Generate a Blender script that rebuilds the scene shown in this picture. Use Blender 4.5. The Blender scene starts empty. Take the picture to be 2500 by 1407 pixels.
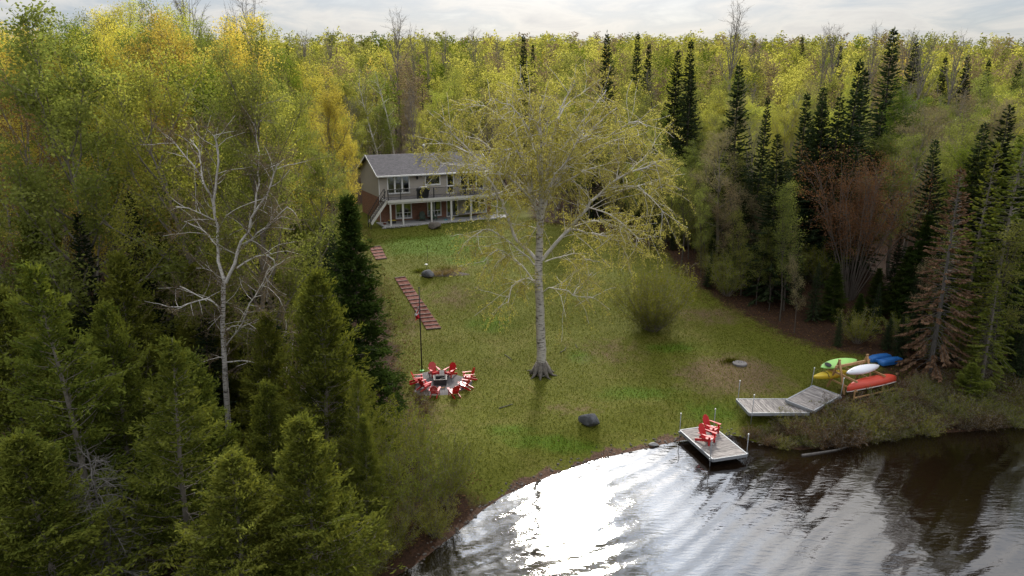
import bpy, math, random
import numpy as np
from mathutils import Vector, Matrix

scene = bpy.context.scene
col = scene.collection
random.seed(7)
rng = np.random.default_rng(11)
rad = math.radians

# ---------------------------------------------------------------- camera
CAM_Z, PITCH, FPX, CX, CY = 17.0, rad(15.0), 1740.0, 1250.0, 703.5
cam_data = bpy.data.cameras.new("camera")
cam = bpy.data.objects.new("camera", cam_data)
col.objects.link(cam)
cam.location = (0, 0, CAM_Z)
cam.rotation_euler = (rad(90) - PITCH, 0, 0)
cam_data.sensor_width = 36.0
cam_data.lens = 36.0 * FPX / 2500.0
cam_data.clip_start = 0.1
cam_data.clip_end = 6000
scene.camera = cam

# ---------------------------------------------------------------- world: thin bright cloud deck over a Nishita sky
SUN_EL, SUN_AZ = rad(33.0), rad(5.0)          # azimuth measured from +Y towards +X
SUN_DIR = Vector((math.sin(SUN_AZ) * math.cos(SUN_EL), math.cos(SUN_AZ) * math.cos(SUN_EL), math.sin(SUN_EL)))
world = bpy.data.worlds.new("World")
scene.world = world
world.use_nodes = True
wn, wl = world.node_tree.nodes, world.node_tree.links
wn.clear()
def wnode(t, **kw):
    n = wn.new(t)
    for k, v in kw.items():
        setattr(n, k, v)
    return n
def wmath(op, a, b=None, clamp=False):
    n = wnode("ShaderNodeMath", operation=op, use_clamp=clamp)
    for i, v in enumerate((a, b)):
        if v is None:
            continue
        if isinstance(v, (int, float)):
            n.inputs[i].default_value = v
        else:
            wl.new(v, n.inputs[i])
    return n.outputs[0]
w_out = wnode("ShaderNodeOutputWorld")
w_sky = wnode("ShaderNodeTexSky", sky_type="NISHITA", sun_disc=False)
w_sky.sun_elevation = SUN_EL
w_sky.sun_rotation = SUN_AZ
w_sky.altitude = 300
w_sky.dust_density = 2.0
w_bg1 = wnode("ShaderNodeBackground")
w_bg1.inputs[1].default_value = 0.08
wl.new(w_sky.outputs[0], w_bg1.inputs[0])
w_tc = wnode("ShaderNodeTexCoord")
w_sep = wnode("ShaderNodeSeparateXYZ")
wl.new(w_tc.outputs["Generated"], w_sep.inputs[0])
zc = wmath("ADD", wmath("ABSOLUTE", w_sep.outputs[2]), 0.14)
w_comb = wnode("ShaderNodeCombineXYZ")
wl.new(wmath("DIVIDE", w_sep.outputs[0], zc), w_comb.inputs[0])
wl.new(wmath("DIVIDE", w_sep.outputs[1], zc), w_comb.inputs[1])
w_n1 = wnode("ShaderNodeTexNoise")
w_n1.inputs["Scale"].default_value = 1.9
w_n1.inputs["Detail"].default_value = 9.0
w_n1.inputs["Roughness"].default_value = 0.58
w_n1.inputs["Distortion"].default_value = 0.5
wl.new(w_comb.outputs[0], w_n1.inputs["Vector"])
w_rmp = wnode("ShaderNodeValToRGB")
w_rmp.color_ramp.elements[0].position = 0.41
w_rmp.color_ramp.elements[0].color = (.47, .545, .66, 1)
w_rmp.color_ramp.elements[1].position = 0.56
w_rmp.color_ramp.elements[1].color = (0.96, 0.945, 0.93, 1)
wl.new(w_n1.outputs[0], w_rmp.inputs[0])
# thin cloud is brighter towards the sun that shines through it
w_dot = wnode("ShaderNodeVectorMath", operation="DOT_PRODUCT")
wl.new(w_tc.outputs["Generated"], w_dot.inputs[0])
w_dot.inputs[1].default_value = SUN_DIR
near = wmath("MAXIMUM", w_dot.outputs["Value"], 0.0)
glow = wmath("ADD", wmath("MULTIPLY", wmath("POWER", near, 34.0), 2.8), wmath("MULTIPLY", wmath("POWER", near, 90.0), 2.2))
w_bg2 = wnode("ShaderNodeBackground")
wl.new(w_rmp.outputs[0], w_bg2.inputs[0])
# overcast decks are three to four times brighter overhead than at the horizon
deck_l = wmath("MULTIPLY", wmath("ADD", wmath("MULTIPLY", wmath("MAXIMUM", w_sep.outputs[2], 0.0), 3.6), 1.0), 0.275)
wl.new(wmath("ADD", glow, deck_l), w_bg2.inputs[1])
w_mask = wmath("ADD", wmath("MULTIPLY", w_n1.outputs[0], 0.6, True), 0.55, True)
w_mix = wnode("ShaderNodeMixShader")
wl.new(w_mask, w_mix.inputs[0])
wl.new(w_bg1.outputs[0], w_mix.inputs[1])
wl.new(w_bg2.outputs[0], w_mix.inputs[2])
wl.new(w_mix.outputs[0], w_out.inputs[0])

# ---------------------------------------------------------------- sun through thin cloud
sun_data = bpy.data.lights.new("sun", "SUN")
sun_data.energy = 2.4
sun_data.angle = rad(7.0)
sun_data.color = (1.0, 0.95, 0.86)
sun = bpy.data.objects.new("sun", sun_data)
col.objects.link(sun)
sun.rotation_euler = SUN_DIR.to_track_quat("Z", "Y").to_euler()
sun.location = (0, 100, 90)

scene.view_settings.view_transform = "Standard"
scene.view_settings.look = "None"
scene.view_settings.exposure = 0.92
scene.view_settings.gamma = 1.0
scene.view_settings.use_curve_mapping = False
scene.render.engine = "CYCLES"
scene.cycles.max_bounces = 6
scene.cycles.diffuse_bounces = 3
scene.cycles.glossy_bounces = 3
scene.cycles.transmission_bounces = 4
scene.cycles.transparent_max_bounces = 6
scene.cycles.caustics_reflective = False
scene.cycles.caustics_refractive = False
scene.cycles.use_denoising = True

# ---------------------------------------------------------------- photo pixel (2500 x 1407) to place
RV, UV_, FV = np.array([1.0, 0, 0]), np.array([0, math.sin(PITCH), math.cos(PITCH)]), np.array([0, math.cos(PITCH), -math.sin(PITCH)])
CAMP = np.array([0, 0, CAM_Z])
def ray(px, py):
    return RV * (px - CX) / FPX + UV_ * (CY - py) / FPX + FV
def at_z(px, py, z):
    r = ray(px, py)
    return CAMP + r * ((z - CAM_Z) / r[2])
def at_y(px, py, y):
    r = ray(px, py)
    return CAMP + r * (y / r[1])
def project(P):
    d = np.asarray(P, float) - CAMP
    z = d @ FV
    return CX + FPX * (d @ RV) / z, CY - FPX * (d @ UV_) / z

# ---------------------------------------------------------------- terrain height
SHX = np.array([-400, -60, -30, -18, -11, -7, -3.8, -3.0, -2.0, -1.2, -.36, .74, 1.9, 3.97, 6.3, 8.1, 9.9, 11.6, 12.5, 14.3, 17.6, 21.3, 24.9, 27.4, 40, 80, 400])
SHY = np.array([-60, -10, 5, 12, 17, 20.5, 22.9, 24.1, 25.6, 26.9, 28.0, 28.9, 29.8, 31.2, 32.2, 33.0, 33.7, 33.9, 32.9, 32.2, 32.8, 33.9, 34.4, 34.9, 38, 40, 10])
PRY = np.array([-100, 28, 31, 34, 40, 46, 53, 55, 60, 66, 68, 78, 90, 115, 150, 220, 350, 600, 900, 1500, 4000])
PRZ = np.array([.5, .5, .5, .62, 1.0, 1.8, 3.6, 3.75, 4.3, 4.72, 4.88, 4.93, 5.1, 6.0, 9.0, 15.0, 24.0, 40.0, 56.0, 70.0, 60.0])
MOUND = at_z(1800, 905, 1.2)
def hfun(x, y):
    x = np.asarray(x, float); y = np.asarray(y, float)
    s = y - np.interp(x, SHX, SHY)
    P = np.interp(y, PRY, PRZ)
    k = np.clip((y - 60) / 60, 0, 1)
    P = P + k * (1.2 * np.sin(x * .021 + y * .013) + .6 * np.sin(x * .05 - y * .04))
    far = np.clip((y - 150) / 300, 0, 1)
    P = P + far * (5 * np.sin(x * .0085 + 1.0) + 3 * np.sin(x * .004 - y * .006))
    S = np.where(s > 0, .16 * s + .02 * s * s, .22 * s)
    S = np.maximum(S, -2.5)
    h = np.minimum(P, S)
    near = np.clip(s / 4, 0, 1) * (1 - k)
    h = h + near * (.05 * np.sin(x * 1.1 + y * .7) + .04 * np.sin(x * .6 - y * 1.3))
    d2 = ((x - MOUND[0]) / 3.0) ** 2 + ((y - MOUND[1]) / 3.2) ** 2
    h = h + .55 * np.exp(-d2 * 1.4)
    return h
def hz(x, y):
    return float(hfun(x, y))
def gp(px, py):
    z = 1.0
    for _ in range(40):
        p = at_z(px, py, z)
        z = .5 * z + .5 * hz(p[0], p[1])
    return np.array([p[0], p[1], hz(p[0], p[1])])

# ---------------------------------------------------------------- object helpers
def tag(o, label=None, cat=None, group=None, kind=None):
    if label: o["label"] = label
    if cat: o["category"] = cat
    if group: o["group"] = group
    if kind: o["kind"] = kind
    return o
def thing(name, label, cat, loc=(0, 0, 0), rotz=0.0, group=None):
    o = bpy.data.objects.new(name, None)
    o.empty_display_size = .2
    col.objects.link(o)
    o.location = loc
    o.rotation_euler = (0, 0, rotz)
    return tag(o, label, cat, group)
def link(name, me, parent=None, loc=None, rot=None):
    o = bpy.data.objects.new(name, me)
    col.objects.link(o)
    if parent: o.parent = parent
    if loc is not None: o.location = loc
    if rot is not None: o.rotation_euler = rot
    return o
def copy_tree(o, parent=None):
    c = o.copy()
    col.objects.link(c)
    c.parent = parent
    for ch in o.children:
        copy_tree(ch, c)
    return c

class MB:
    """collects shapes for ONE mesh"""
    def __init__(s):
        s.v, s.f = [], []
    def add(s, verts, faces):
        n = len(s.v)
        s.v += [tuple(map(float, p)) for p in verts]
        s.f += [tuple(i + n for i in f) for f in faces]
        return s
    def box(s, x0, x1, y0, y1, z0, z1):
        return s.add([(x0, y0, z0), (x1, y0, z0), (x1, y1, z0), (x0, y1, z0), (x0, y0, z1), (x1, y0, z1), (x1, y1, z1), (x0, y1, z1)],
                     [(3, 2, 1, 0), (4, 5, 6, 7), (0, 1, 5, 4), (1, 2, 6, 5), (2, 3, 7, 6), (3, 0, 4, 7)])
    def bar(s, a, b, w, h, up=(0, 0, 1)):
        a, b = Vector(a), Vector(b)
        d = (b - a).normalized()
        x = d.cross(Vector(up))
        if x.length < 1e-4: x = d.cross(Vector((1, 0, 0)))
        x.normalize()
        y = x.cross(d)
        vs = []
        for p in (a, b):
            for sx, sy in ((-1, -1), (1, -1), (1, 1), (-1, 1)):
                vs.append(p + x * (w / 2 * sx) + y * (h / 2 * sy))
        return s.add(vs, [(0, 1, 2, 3), (7, 6, 5, 4), (4, 5, 1, 0), (5, 6, 2, 1), (6, 7, 3, 2), (7, 4, 0, 3)])
    def tube(s, pts, rs, n=8, cap=True):
        pts = [Vector(p) for p in pts]
        if not hasattr(rs, "__len__"): rs = [rs] * len(pts)
        base = len(s.v)
        vs, fs = [], []
        ref = Vector((1, 0, 0))
        for i, p in enumerate(pts):
            d = (pts[min(i + 1, len(pts) - 1)] - pts[max(i - 1, 0)]).normalized()
            x = d.cross(ref)
            if x.length < .05: x = d.cross(Vector((0, 1, 0)))
            x.normalize(); y = d.cross(x)
            for k in range(n):
                a = 2 * math.pi * k / n
                vs.append(p + (x * math.cos(a) + y * math.sin(a)) * rs[i])
        for i in range(len(pts) - 1):
            for k in range(n):
                k2 = (k + 1) % n
                fs.append((i * n + k, i * n + k2, (i + 1) * n + k2, (i + 1) * n + k))
        if cap:
            fs.append(tuple(range(n - 1, -1, -1)))
            fs.append(tuple((len(pts) - 1) * n + k for k in range(n)))
        return s.add(vs, fs)
    def lathe(s, prof, n=16, c=(0, 0, 0)):
        vs, fs = [], []
        for r, z in prof:
            for k in range(n):
                a = 2 * math.pi * k / n
                vs.append((c[0] + r * math.cos(a), c[1] + r * math.sin(a), c[2] + z))
        for i in range(len(prof) - 1):
            for k in range(n):
                k2 = (k + 1) % n
                fs.append((i * n + k, i * n + k2, (i + 1) * n + k2, (i + 1) * n + k))
        fs.append(tuple(range(n - 1, -1, -1)))
        fs.append(tuple((len(prof) - 1) * n + k for k in range(n)))
        return s.add(vs, fs)
    def prism(s, poly, z0, z1):
        n = len(poly)
        return s.add([(x, y, z0) for x, y in poly] + [(x, y, z1) for x, y in poly],
                     [tuple(range(n - 1, -1, -1)), tuple(range(n, 2 * n))] + [(i, (i + 1) % n, n + (i + 1) % n, n + i) for i in range(n)])
    def mesh(s, name, mat, smooth=False):
        me = bpy.data.meshes.new(name)
        me.from_pydata(s.v, [], s.f)
        me.materials.append(mat)
        if smooth:
            me.polygons.foreach_set("use_smooth", [True] * len(me.polygons))
        me.update()
        return me
    def build(s, name, mat, parent=None, smooth=False, bevel=0.0, loc=None, rot=None):
        o = link(name, s.mesh(name, mat, smooth), parent, loc, rot)
        if bevel:
            m = o.modifiers.new("bevel", "BEVEL")
            m.width = bevel; m.segments = 2; m.limit_method = "ANGLE"
        return o

def np_mesh(name, V, Fq, mat, tint=None, smooth=False, mats=None, mat_idx=None):
    """V (N,3); Fq (M,k) faces of k corners"""
    me = bpy.data.meshes.new(name)
    k = Fq.shape[1]; M = Fq.shape[0]
    me.vertices.add(len(V)); me.vertices.foreach_set("co", np.ascontiguousarray(V, np.float32).ravel())
    me.loops.add(M * k); me.loops.foreach_set("vertex_index", np.ascontiguousarray(Fq, np.int32).ravel())
    me.polygons.add(M); me.polygons.foreach_set("loop_start", np.arange(0, M * k, k, dtype=np.int32))
    if smooth: me.polygons.foreach_set("use_smooth", np.ones(M, bool))
    if tint is not None:
        a = me.attributes.new("tint", "FLOAT", "POINT")
        a.data.foreach_set("value", np.ascontiguousarray(tint, np.float32))
    if mats:
        for m in mats: me.materials.append(m)
        if mat_idx is not None: me.polygons.foreach_set("material_index", np.ascontiguousarray(mat_idx, np.int32))
    else:
        me.materials.append(mat)
    me.update(calc_edges=True)
    return me

# ---------------------------------------------------------------- materials
def new_mat(name):
    m = bpy.data.materials.new(name)
    m.use_nodes = True
    nt = m.node_tree
    nt.nodes.clear()
    out = nt.nodes.new("ShaderNodeOutputMaterial")
    return m, nt.nodes, nt.links, out
def rgba(c): return (c[0], c[1], c[2], 1)
def simple(name, c, rough=.6, metal=0.0, noise=0.0, nscale=6.0, bump=0.0, spec=.5, c2=None, coat=0.0):
    m, N, L, out = new_mat(name)
    b = N.new("ShaderNodeBsdfPrincipled")
    b.inputs["Roughness"].default_value = rough
    b.inputs["Metallic"].default_value = metal
    b.inputs["Specular IOR Level"].default_value = spec
    b.inputs["Coat Weight"].default_value = coat
    L.new(b.outputs[0], out.inputs[0])
    b.inputs["Base Color"].default_value = rgba(c)
    if noise or c2 or bump:
        tc = N.new("ShaderNodeTexCoord")
        n = N.new("ShaderNodeTexNoise")
        n.inputs["Scale"].default_value = nscale
        n.inputs["Detail"].default_value = 6
        n.inputs["Roughness"].default_value = .65
        L.new(tc.outputs["Object"], n.inputs["Vector"])
        if noise or c2:
            r = N.new("ShaderNodeValToRGB")
            d = c2 if c2 else tuple(x * (1 - noise) for x in c)
            r.color_ramp.elements[0].position = .32; r.color_ramp.elements[0].color = rgba(d)
            r.color_ramp.elements[1].position = .68; r.color_ramp.elements[1].color = rgba(c)
            L.new(n.outputs[0], r.inputs[0])
            L.new(r.outputs[0], b.inputs["Base Color"])
        if bump:
            bp = N.new("ShaderNodeBump")
            bp.inputs["Strength"].default_value = bump
            bp.inputs["Distance"].default_value = .03
            L.new(n.outputs[0], bp.inputs["Height"])
            L.new(bp.outputs[0], b.inputs["Normal"])
    return m
def leafmat(name, ca, cb, trans=.4, tmul=(1.25, 1.2, .7), jitter=.25):
    """leaf colour runs from ca to cb with the per-leaf tint; each tree shifts a little"""
    m, N, L, out = new_mat(name)
    at = N.new("ShaderNodeAttribute"); at.attribute_name = "tint"
    oi = N.new("ShaderNodeObjectInfo")
    mx = N.new("ShaderNodeMix"); mx.data_type = "RGBA"
    L.new(at.outputs["Fac"], mx.inputs[0])
    mx.inputs[6].default_value = rgba(ca); mx.inputs[7].default_value = rgba(cb)
    hs = N.new("ShaderNodeHueSaturation")
    mr = N.new("ShaderNodeMapRange"); mr.inputs[3].default_value = 1 - jitter; mr.inputs[4].default_value = 1 + jitter
    L.new(oi.outputs["Random"], mr.inputs[0]); L.new(mr.outputs[0], hs.inputs["Value"])
    mr2 = N.new("ShaderNodeMapRange"); mr2.inputs[3].default_value = .485; mr2.inputs[4].default_value = .515
    mt = N.new("ShaderNodeMath"); mt.operation = "FRACT"
    mm = N.new("ShaderNodeMath"); mm.operation = "MULTIPLY"; mm.inputs[1].default_value = 7.31
    L.new(oi.outputs["Random"], mm.inputs[0]); L.new(mm.outputs[0], mt.inputs[0]); L.new(mt.outputs[0], mr2.inputs[0])
    L.new(mr2.outputs[0], hs.inputs["Hue"])
    L.new(mx.outputs[2], hs.inputs["Color"])
    d = N.new("ShaderNodeBsdfDiffuse"); t = N.new("ShaderNodeBsdfTranslucent"); ms = N.new("ShaderNodeMixShader")
    ml = N.new("ShaderNodeMix"); ml.data_type = "RGBA"; ml.blend_type = "MULTIPLY"; ml.inputs[0].default_value = 1
    L.new(hs.outputs[0], ml.inputs[6]); ml.inputs[7].default_value = rgba(tmul)
    L.new(hs.outputs[0], d.inputs[0]); L.new(ml.outputs[2], t.inputs[0])
    ms.inputs[0].default_value = trans
    L.new(d.outputs[0], ms.inputs[1]); L.new(t.outputs[0], ms.inputs[2]); L.new(ms.outputs[0], out.inputs[0])
    return m

M = {}
M["lime"] = leafmat("leaf_lime", (.235, .25, .045), (.45, .445, .11), .55, (1.3, 1.3, .85))
M["yellow"] = leafmat("leaf_yellow", (.33, .285, .05), (.58, .49, .12), .55, (1.35, 1.3, .8))
M["olive"] = leafmat("leaf_olive", (.13, .145, .034), (.27, .275, .075), .5, (1.2, 1.25, .9))
M["green"] = leafmat("leaf_green", (.065, .105, .018), (.15, .20, .032), .5)
M["rust"] = leafmat("leaf_rust", (.105, .055, .028), (.22, .13, .06), .4)
M["tan"] = leafmat("leaf_tan", (.16, .125, .075), (.30, .245, .13), .4, (1.1, 1.1, .9))
M["birch_leaf"] = leafmat("leaf_birch", (.23, .205, .055), (.43, .385, .11), .5, (1.2, 1.2, .85))
M["cedar_leaf"] = leafmat("leaf_cedar", (.050, .070, .013), (.19, .200, .036), .35, jitter=.15)
M["fir_leaf"] = leafmat("leaf_fir", (.016, .030, .008), (.050, .070, .014), .2, jitter=.2)
M["spruce_leaf"] = leafmat("leaf_spruce", (.018, .033, .016), (.050, .070, .028), .2, jitter=.25)
M["dead_red"] = leafmat("leaf_dead_red", (.10, .052, .033), (.19, .11, .07), .15)
M["shrub_leaf"] = leafmat("leaf_shrub", (.085, .085, .020), (.22, .225, .045), .4)
M["alder_leaf"] = leafmat("leaf_alder", (.105, .115, .020), (.27, .28, .05), .45)
M["shrub_brown"] = leafmat("leaf_shrub_brown", (.085, .050, .025), (.15, .105, .045), .3)
M["straw"] = leafmat("dry_straw", (.20, .14, .07), (.36, .27, .14), .2)
M["grass_blade"] = leafmat("grass_blade", (.055, .070, .008), (.14, .135, .022), .35)
M["litter"] = leafmat("leaf_litter", (.075, .036, .018), (.17, .095, .045), .1)
M["far_leaf"] = leafmat("leaf_far", (.10, .115, .03), (.27, .265, .05), .45)
M["bark"] = simple("bark_grey", (.25, .215, .175), .9, noise=.5, nscale=9, bump=.6)
M["bark_dark"] = simple("bark_dark", (.085, .068, .052), .9, noise=.5, nscale=9, bump=.6)
M["bark_dead"] = simple("bark_dead_grey", (.15, .135, .12), .9, noise=.4, nscale=9)
def birch_bark():
    m, N, L, out = new_mat("birch_bark")
    b = N.new("ShaderNodeBsdfPrincipled"); b.inputs["Roughness"].default_value = .75
    tc = N.new("ShaderNodeTexCoord"); mp = N.new("ShaderNodeMapping"); mp.inputs["Scale"].default_value = (2.2, 2.2, 9)
    n = N.new("ShaderNodeTexNoise"); n.inputs["Scale"].default_value = 1.6; n.inputs["Detail"].default_value = 5
    r = N.new("ShaderNodeValToRGB")
    e = r.color_ramp.elements
    e[0].position = .34; e[0].color = (.05, .042, .036, 1)
    e[1].position = .50; e[1].color = (.50, .46, .41, 1)
    x = r.color_ramp.elements.new(.42); x.color = (.30, .27, .235, 1)
    L.new(tc.outputs["Object"], mp.inputs[0]); L.new(mp.outputs[0], n.inputs["Vector"]); L.new(n.outputs[0], r.inputs[0])
    L.new(r.outputs[0], b.inputs["Base Color"]); L.new(b.outputs[0], out.inputs[0])
    return m
M["birch"] = birch_bark()
M["birch_twig"] = simple("birch_twig", (.20, .15, .11), .9, noise=.3, nscale=6)
M["birch_limb"] = simple("birch_limb", (.70, .65, .58), .8, noise=.42, nscale=5)
M["root"] = simple("root_bark", (.19, .165, .14), .95, noise=.6, nscale=7, bump=.8)
M["red_paint"] = simple("red_plastic", (.52, .018, .022), .34, noise=.12, nscale=3, spec=.55)
M["green_paint"] = simple("dark_green_plastic", (.03, .06, .035), .5)
M["white"] = simple("white_trim", (.74, .73, .70), .55, noise=.08, nscale=3)
M["cream"] = simple("cream_beam", (.62, .60, .55), .6, noise=.12, nscale=2.5)
M["black_metal"] = simple("black_metal", (.015, .015, .017), .45)
M["black_cover"] = simple("black_vinyl_cover", (.010, .010, .011), .5, bump=.5, nscale=5)
M["alu"] = simple("aluminium", (.30, .31, .325), .6, metal=.35, noise=.15, nscale=6)
M["siding"] = simple("taupe_siding", (.41, .365, .31), .65, noise=.10, nscale=1.4)
M["soffit"] = simple("soffit", (.22, .19, .16), .7)
M["concrete"] = simple("concrete", (.33, .32, .31), .85, noise=.25, nscale=3, bump=.3)
M["rock"] = simple("rock_brown", (.17, .145, .12), .9, c2=(.07, .06, .052), nscale=3.2, bump=.9)
M["rock_dark"] = simple("rock_dark", (.115, .115, .12), .85, c2=(.045, .045, .05), nscale=3.5, bump=.9)
M["lumber"] = simple("new_lumber", (.46, .27, .12), .7, noise=.3, nscale=5)
M["tread"] = simple("timber_tread", (.16, .105, .085), .9, c2=(.07, .045, .038), nscale=5, bump=.4)
M["mulch"] = simple("red_mulch", (.20, .062, .038), .95, c2=(.09, .028, .020), nscale=14, bump=1.0)
M["soil"] = simple("dark_soil", (.075, .055, .04), .95, noise=.4, nscale=6, bump=.6)
M["gravel"] = simple("grey_gravel", (.17, .155, .155), .95, c2=(.065, .06, .062), nscale=26, bump=1.0)
M["charcoal"] = simple("charcoal_block", (.035, .034, .035), .8, c2=(.012, .012, .013), nscale=9, bump=.7)
M["blue"] = simple("blue_plastic", (.020, .13, .40), .4, noise=.15, nscale=4)
M["lime_boat"] = simple("lime_plastic", (.33, .62, .17), .38, noise=.08, nscale=3)
M["yellow_boat"] = simple("yellow_plastic", (.60, .43, .035), .38, noise=.1, nscale=3)
M["white_boat"] = simple("white_plastic", (.72, .72, .76), .38, noise=.06, nscale=3)
M["red_boat"] = simple("red_hull", (.56, .062, .032), .42, noise=.12, nscale=3)
M["flag_red"] = simple("flag_red", (.50, .016, .025), .8)
M["flag_white"] = simple("flag_white", (.74, .73, .72), .8)
M["towel"] = simple("pink_cloth", (.50, .36, .33), .9, noise=.3, nscale=8)
M["teal"] = simple("teal_plastic", (.03, .36, .33), .5)
M["bulb_off"] = simple("frosted_cap", (.78, .78, .74), .5)
M["room"] = simple("room_wall", (.22, .19, .16), .8)
M["curtain"] = simple("curtain", (.40, .38, .36), .9)
def wood_weathered():
    m, N, L, out = new_mat("weathered_boards")
    b = N.new("ShaderNodeBsdfPrincipled"); b.inputs["Roughness"].default_value = .85
    tc = N.new("ShaderNodeTexCoord"); oi = N.new("ShaderNodeObjectInfo")
    ad = N.new("ShaderNodeVectorMath"); ad.operation = "ADD"
    cb = N.new("ShaderNodeCombineXYZ"); mu = N.new("ShaderNodeMath"); mu.operation = "MULTIPLY"; mu.inputs[1].default_value = 37
    L.new(oi.outputs["Random"], mu.inputs[0]); L.new(mu.outputs[0], cb.inputs[1]); L.new(mu.outputs[0], cb.inputs[0])
    mp = N.new("ShaderNodeMapping"); mp.inputs["Scale"].default_value = (1.6, 14, 5)
    L.new(tc.outputs["Object"], ad.inputs[0]); L.new(cb.outputs[0], ad.inputs[1]); L.new(ad.outputs[0], mp.inputs[0])
    n = N.new("ShaderNodeTexNoise"); n.inputs["Scale"].default_value = 1.3; n.inputs["Detail"].default_value = 6
    L.new(mp.outputs[0], n.inputs["Vector"])
    r = N.new("ShaderNodeValToRGB"); e = r.color_ramp.elements
    e[0].position = .33; e[0].color = (.075, .065, .064, 1); e[1].position = .60; e[1].color = (.30, .27, .25, 1)
    L.new(n.outputs[0], r.inputs[0])
    hs = N.new("ShaderNodeHueSaturation"); mr = N.new("ShaderNodeMapRange"); mr.inputs[3].default_value = .72; mr.inputs[4].default_value = 1.2
    L.new(oi.outputs["Random"], mr.inputs[0]); L.new(mr.outputs[0], hs.inputs["Value"]); L.new(r.outputs[0], hs.inputs["Color"])
    L.new(hs.outputs[0], b.inputs["Base Color"]); L.new(b.outputs[0], out.inputs[0])
    return m
M["boards"] = wood_weathered()
def brick_mat():
    m, N, L, out = new_mat("brick")
    b = N.new("ShaderNodeBsdfPrincipled"); b.inputs["Roughness"].default_value = .9
    tc = N.new("ShaderNodeTexCoord"); sp = N.new("ShaderNodeSeparateXYZ"); cb = N.new("ShaderNodeCombineXYZ")
    ad = N.new("ShaderNodeMath"); ad.operation = "ADD"
    L.new(tc.outputs["Object"], sp.inputs[0]); L.new(sp.outputs[0], ad.inputs[0]); L.new(sp.outputs[1], ad.inputs[1])
    L.new(ad.outputs[0], cb.inputs[0]); L.new(sp.outputs[2], cb.inputs[1])
    t = N.new("ShaderNodeTexBrick"); t.inputs["Scale"].default_value = 1.0
    t.inputs["Brick Width"].default_value = .21; t.inputs["Row Height"].default_value = .075; t.inputs["Mortar Size"].default_value = .008
    t.inputs["Color1"].default_value = (.30, .12, .062, 1); t.inputs["Color2"].default_value = (.20, .075, .042, 1); t.inputs["Mortar"].default_value = (.26, .20, .16, 1)
    L.new(cb.outputs[0], t.inputs["Vector"]); L.new(t.outputs[0], b.inputs["Base Color"]); L.new(b.outputs[0], out.inputs[0])
    return m
M["brick"] = brick_mat()
def shingle_mat():
    m, N, L, out = new_mat("shingles")
    b = N.new("ShaderNodeBsdfPrincipled"); b.inputs["Roughness"].default_value = .92
    tc = N.new("ShaderNodeTexCoord"); mp = N.new("ShaderNodeMapping")
    L.new(tc.outputs["Object"], mp.inputs[0])
    t = N.new("ShaderNodeTexBrick"); t.inputs["Scale"].default_value = 1.0
    t.inputs["Brick Width"].default_value = .24; t.inputs["Row Height"].default_value = .13; t.inputs["Mortar Size"].default_value = .006
    t.inputs["Color1"].default_value = (.062, .058, .064, 1); t.inputs["Color2"].default_value = (.115, .106, .115, 1); t.inputs["Mortar"].default_value = (.04, .037, .04, 1)
    n = N.new("ShaderNodeTexNoise"); n.inputs["Scale"].default_value = 9; n.inputs["Detail"].default_value = 4
    L.new(mp.outputs[0], t.inputs["Vector"]); L.new(mp.outputs[0], n.inputs["Vector"])
    mx = N.new("ShaderNodeMix"); mx.data_type = "RGBA"; mx.blend_type = "MULTIPLY"; mx.inputs[0].default_value = .7
    r = N.new("ShaderNodeValToRGB"); r.color_ramp.elements[0].position = .3; r.color_ramp.elements[0].color = (.5, .5, .5, 1); r.color_ramp.elements[1].position = .7; r.color_ramp.elements[1].color = (1.3, 1.25, 1.25, 1)
    L.new(n.outputs[0], r.inputs[0]); L.new(t.outputs[0], mx.inputs[6]); L.new(r.outputs[0], mx.inputs[7])
    L.new(mx.outputs[2], b.inputs["Base Color"]); L.new(b.outputs[0], out.inputs[0])
    return m
M["shingle"] = shingle_mat()
def glass_mat():
    m, N, L, out = new_mat("window_glass")
    g = N.new("ShaderNodeBsdfGlossy"); g.inputs["Roughness"].default_value = .02; g.inputs["Color"].default_value = (.9, .93, .95, 1)
    t = N.new("ShaderNodeBsdfTransparent"); t.inputs[0].default_value = (.62, .66, .66, 1)
    f = N.new("ShaderNodeFresnel"); f.inputs[0].default_value = 1.7
    ms = N.new("ShaderNodeMixShader")
    ad = N.new("ShaderNodeMath"); ad.operation = "ADD"; ad.inputs[1].default_value = .12
    L.new(f.outputs[0], ad.inputs[0]); L.new(ad.outputs[0], ms.inputs[0])
    L.new(t.outputs[0], ms.inputs[1]); L.new(g.outputs[0], ms.inputs[2]); L.new(ms.outputs[0], out.inputs[0])
    return m
M["glass"] = glass_mat()
def emis(name, c, s):
    m, N, L, out = new_mat(name)
    e = N.new("ShaderNodeEmission"); e.inputs[0].default_value = rgba(c); e.inputs[1].default_value = s
    L.new(e.outputs[0], out.inputs[0])
    return m
M["bulb"] = emis("lit_bulb", (1.0, .62, .12), 2.2)
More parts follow.
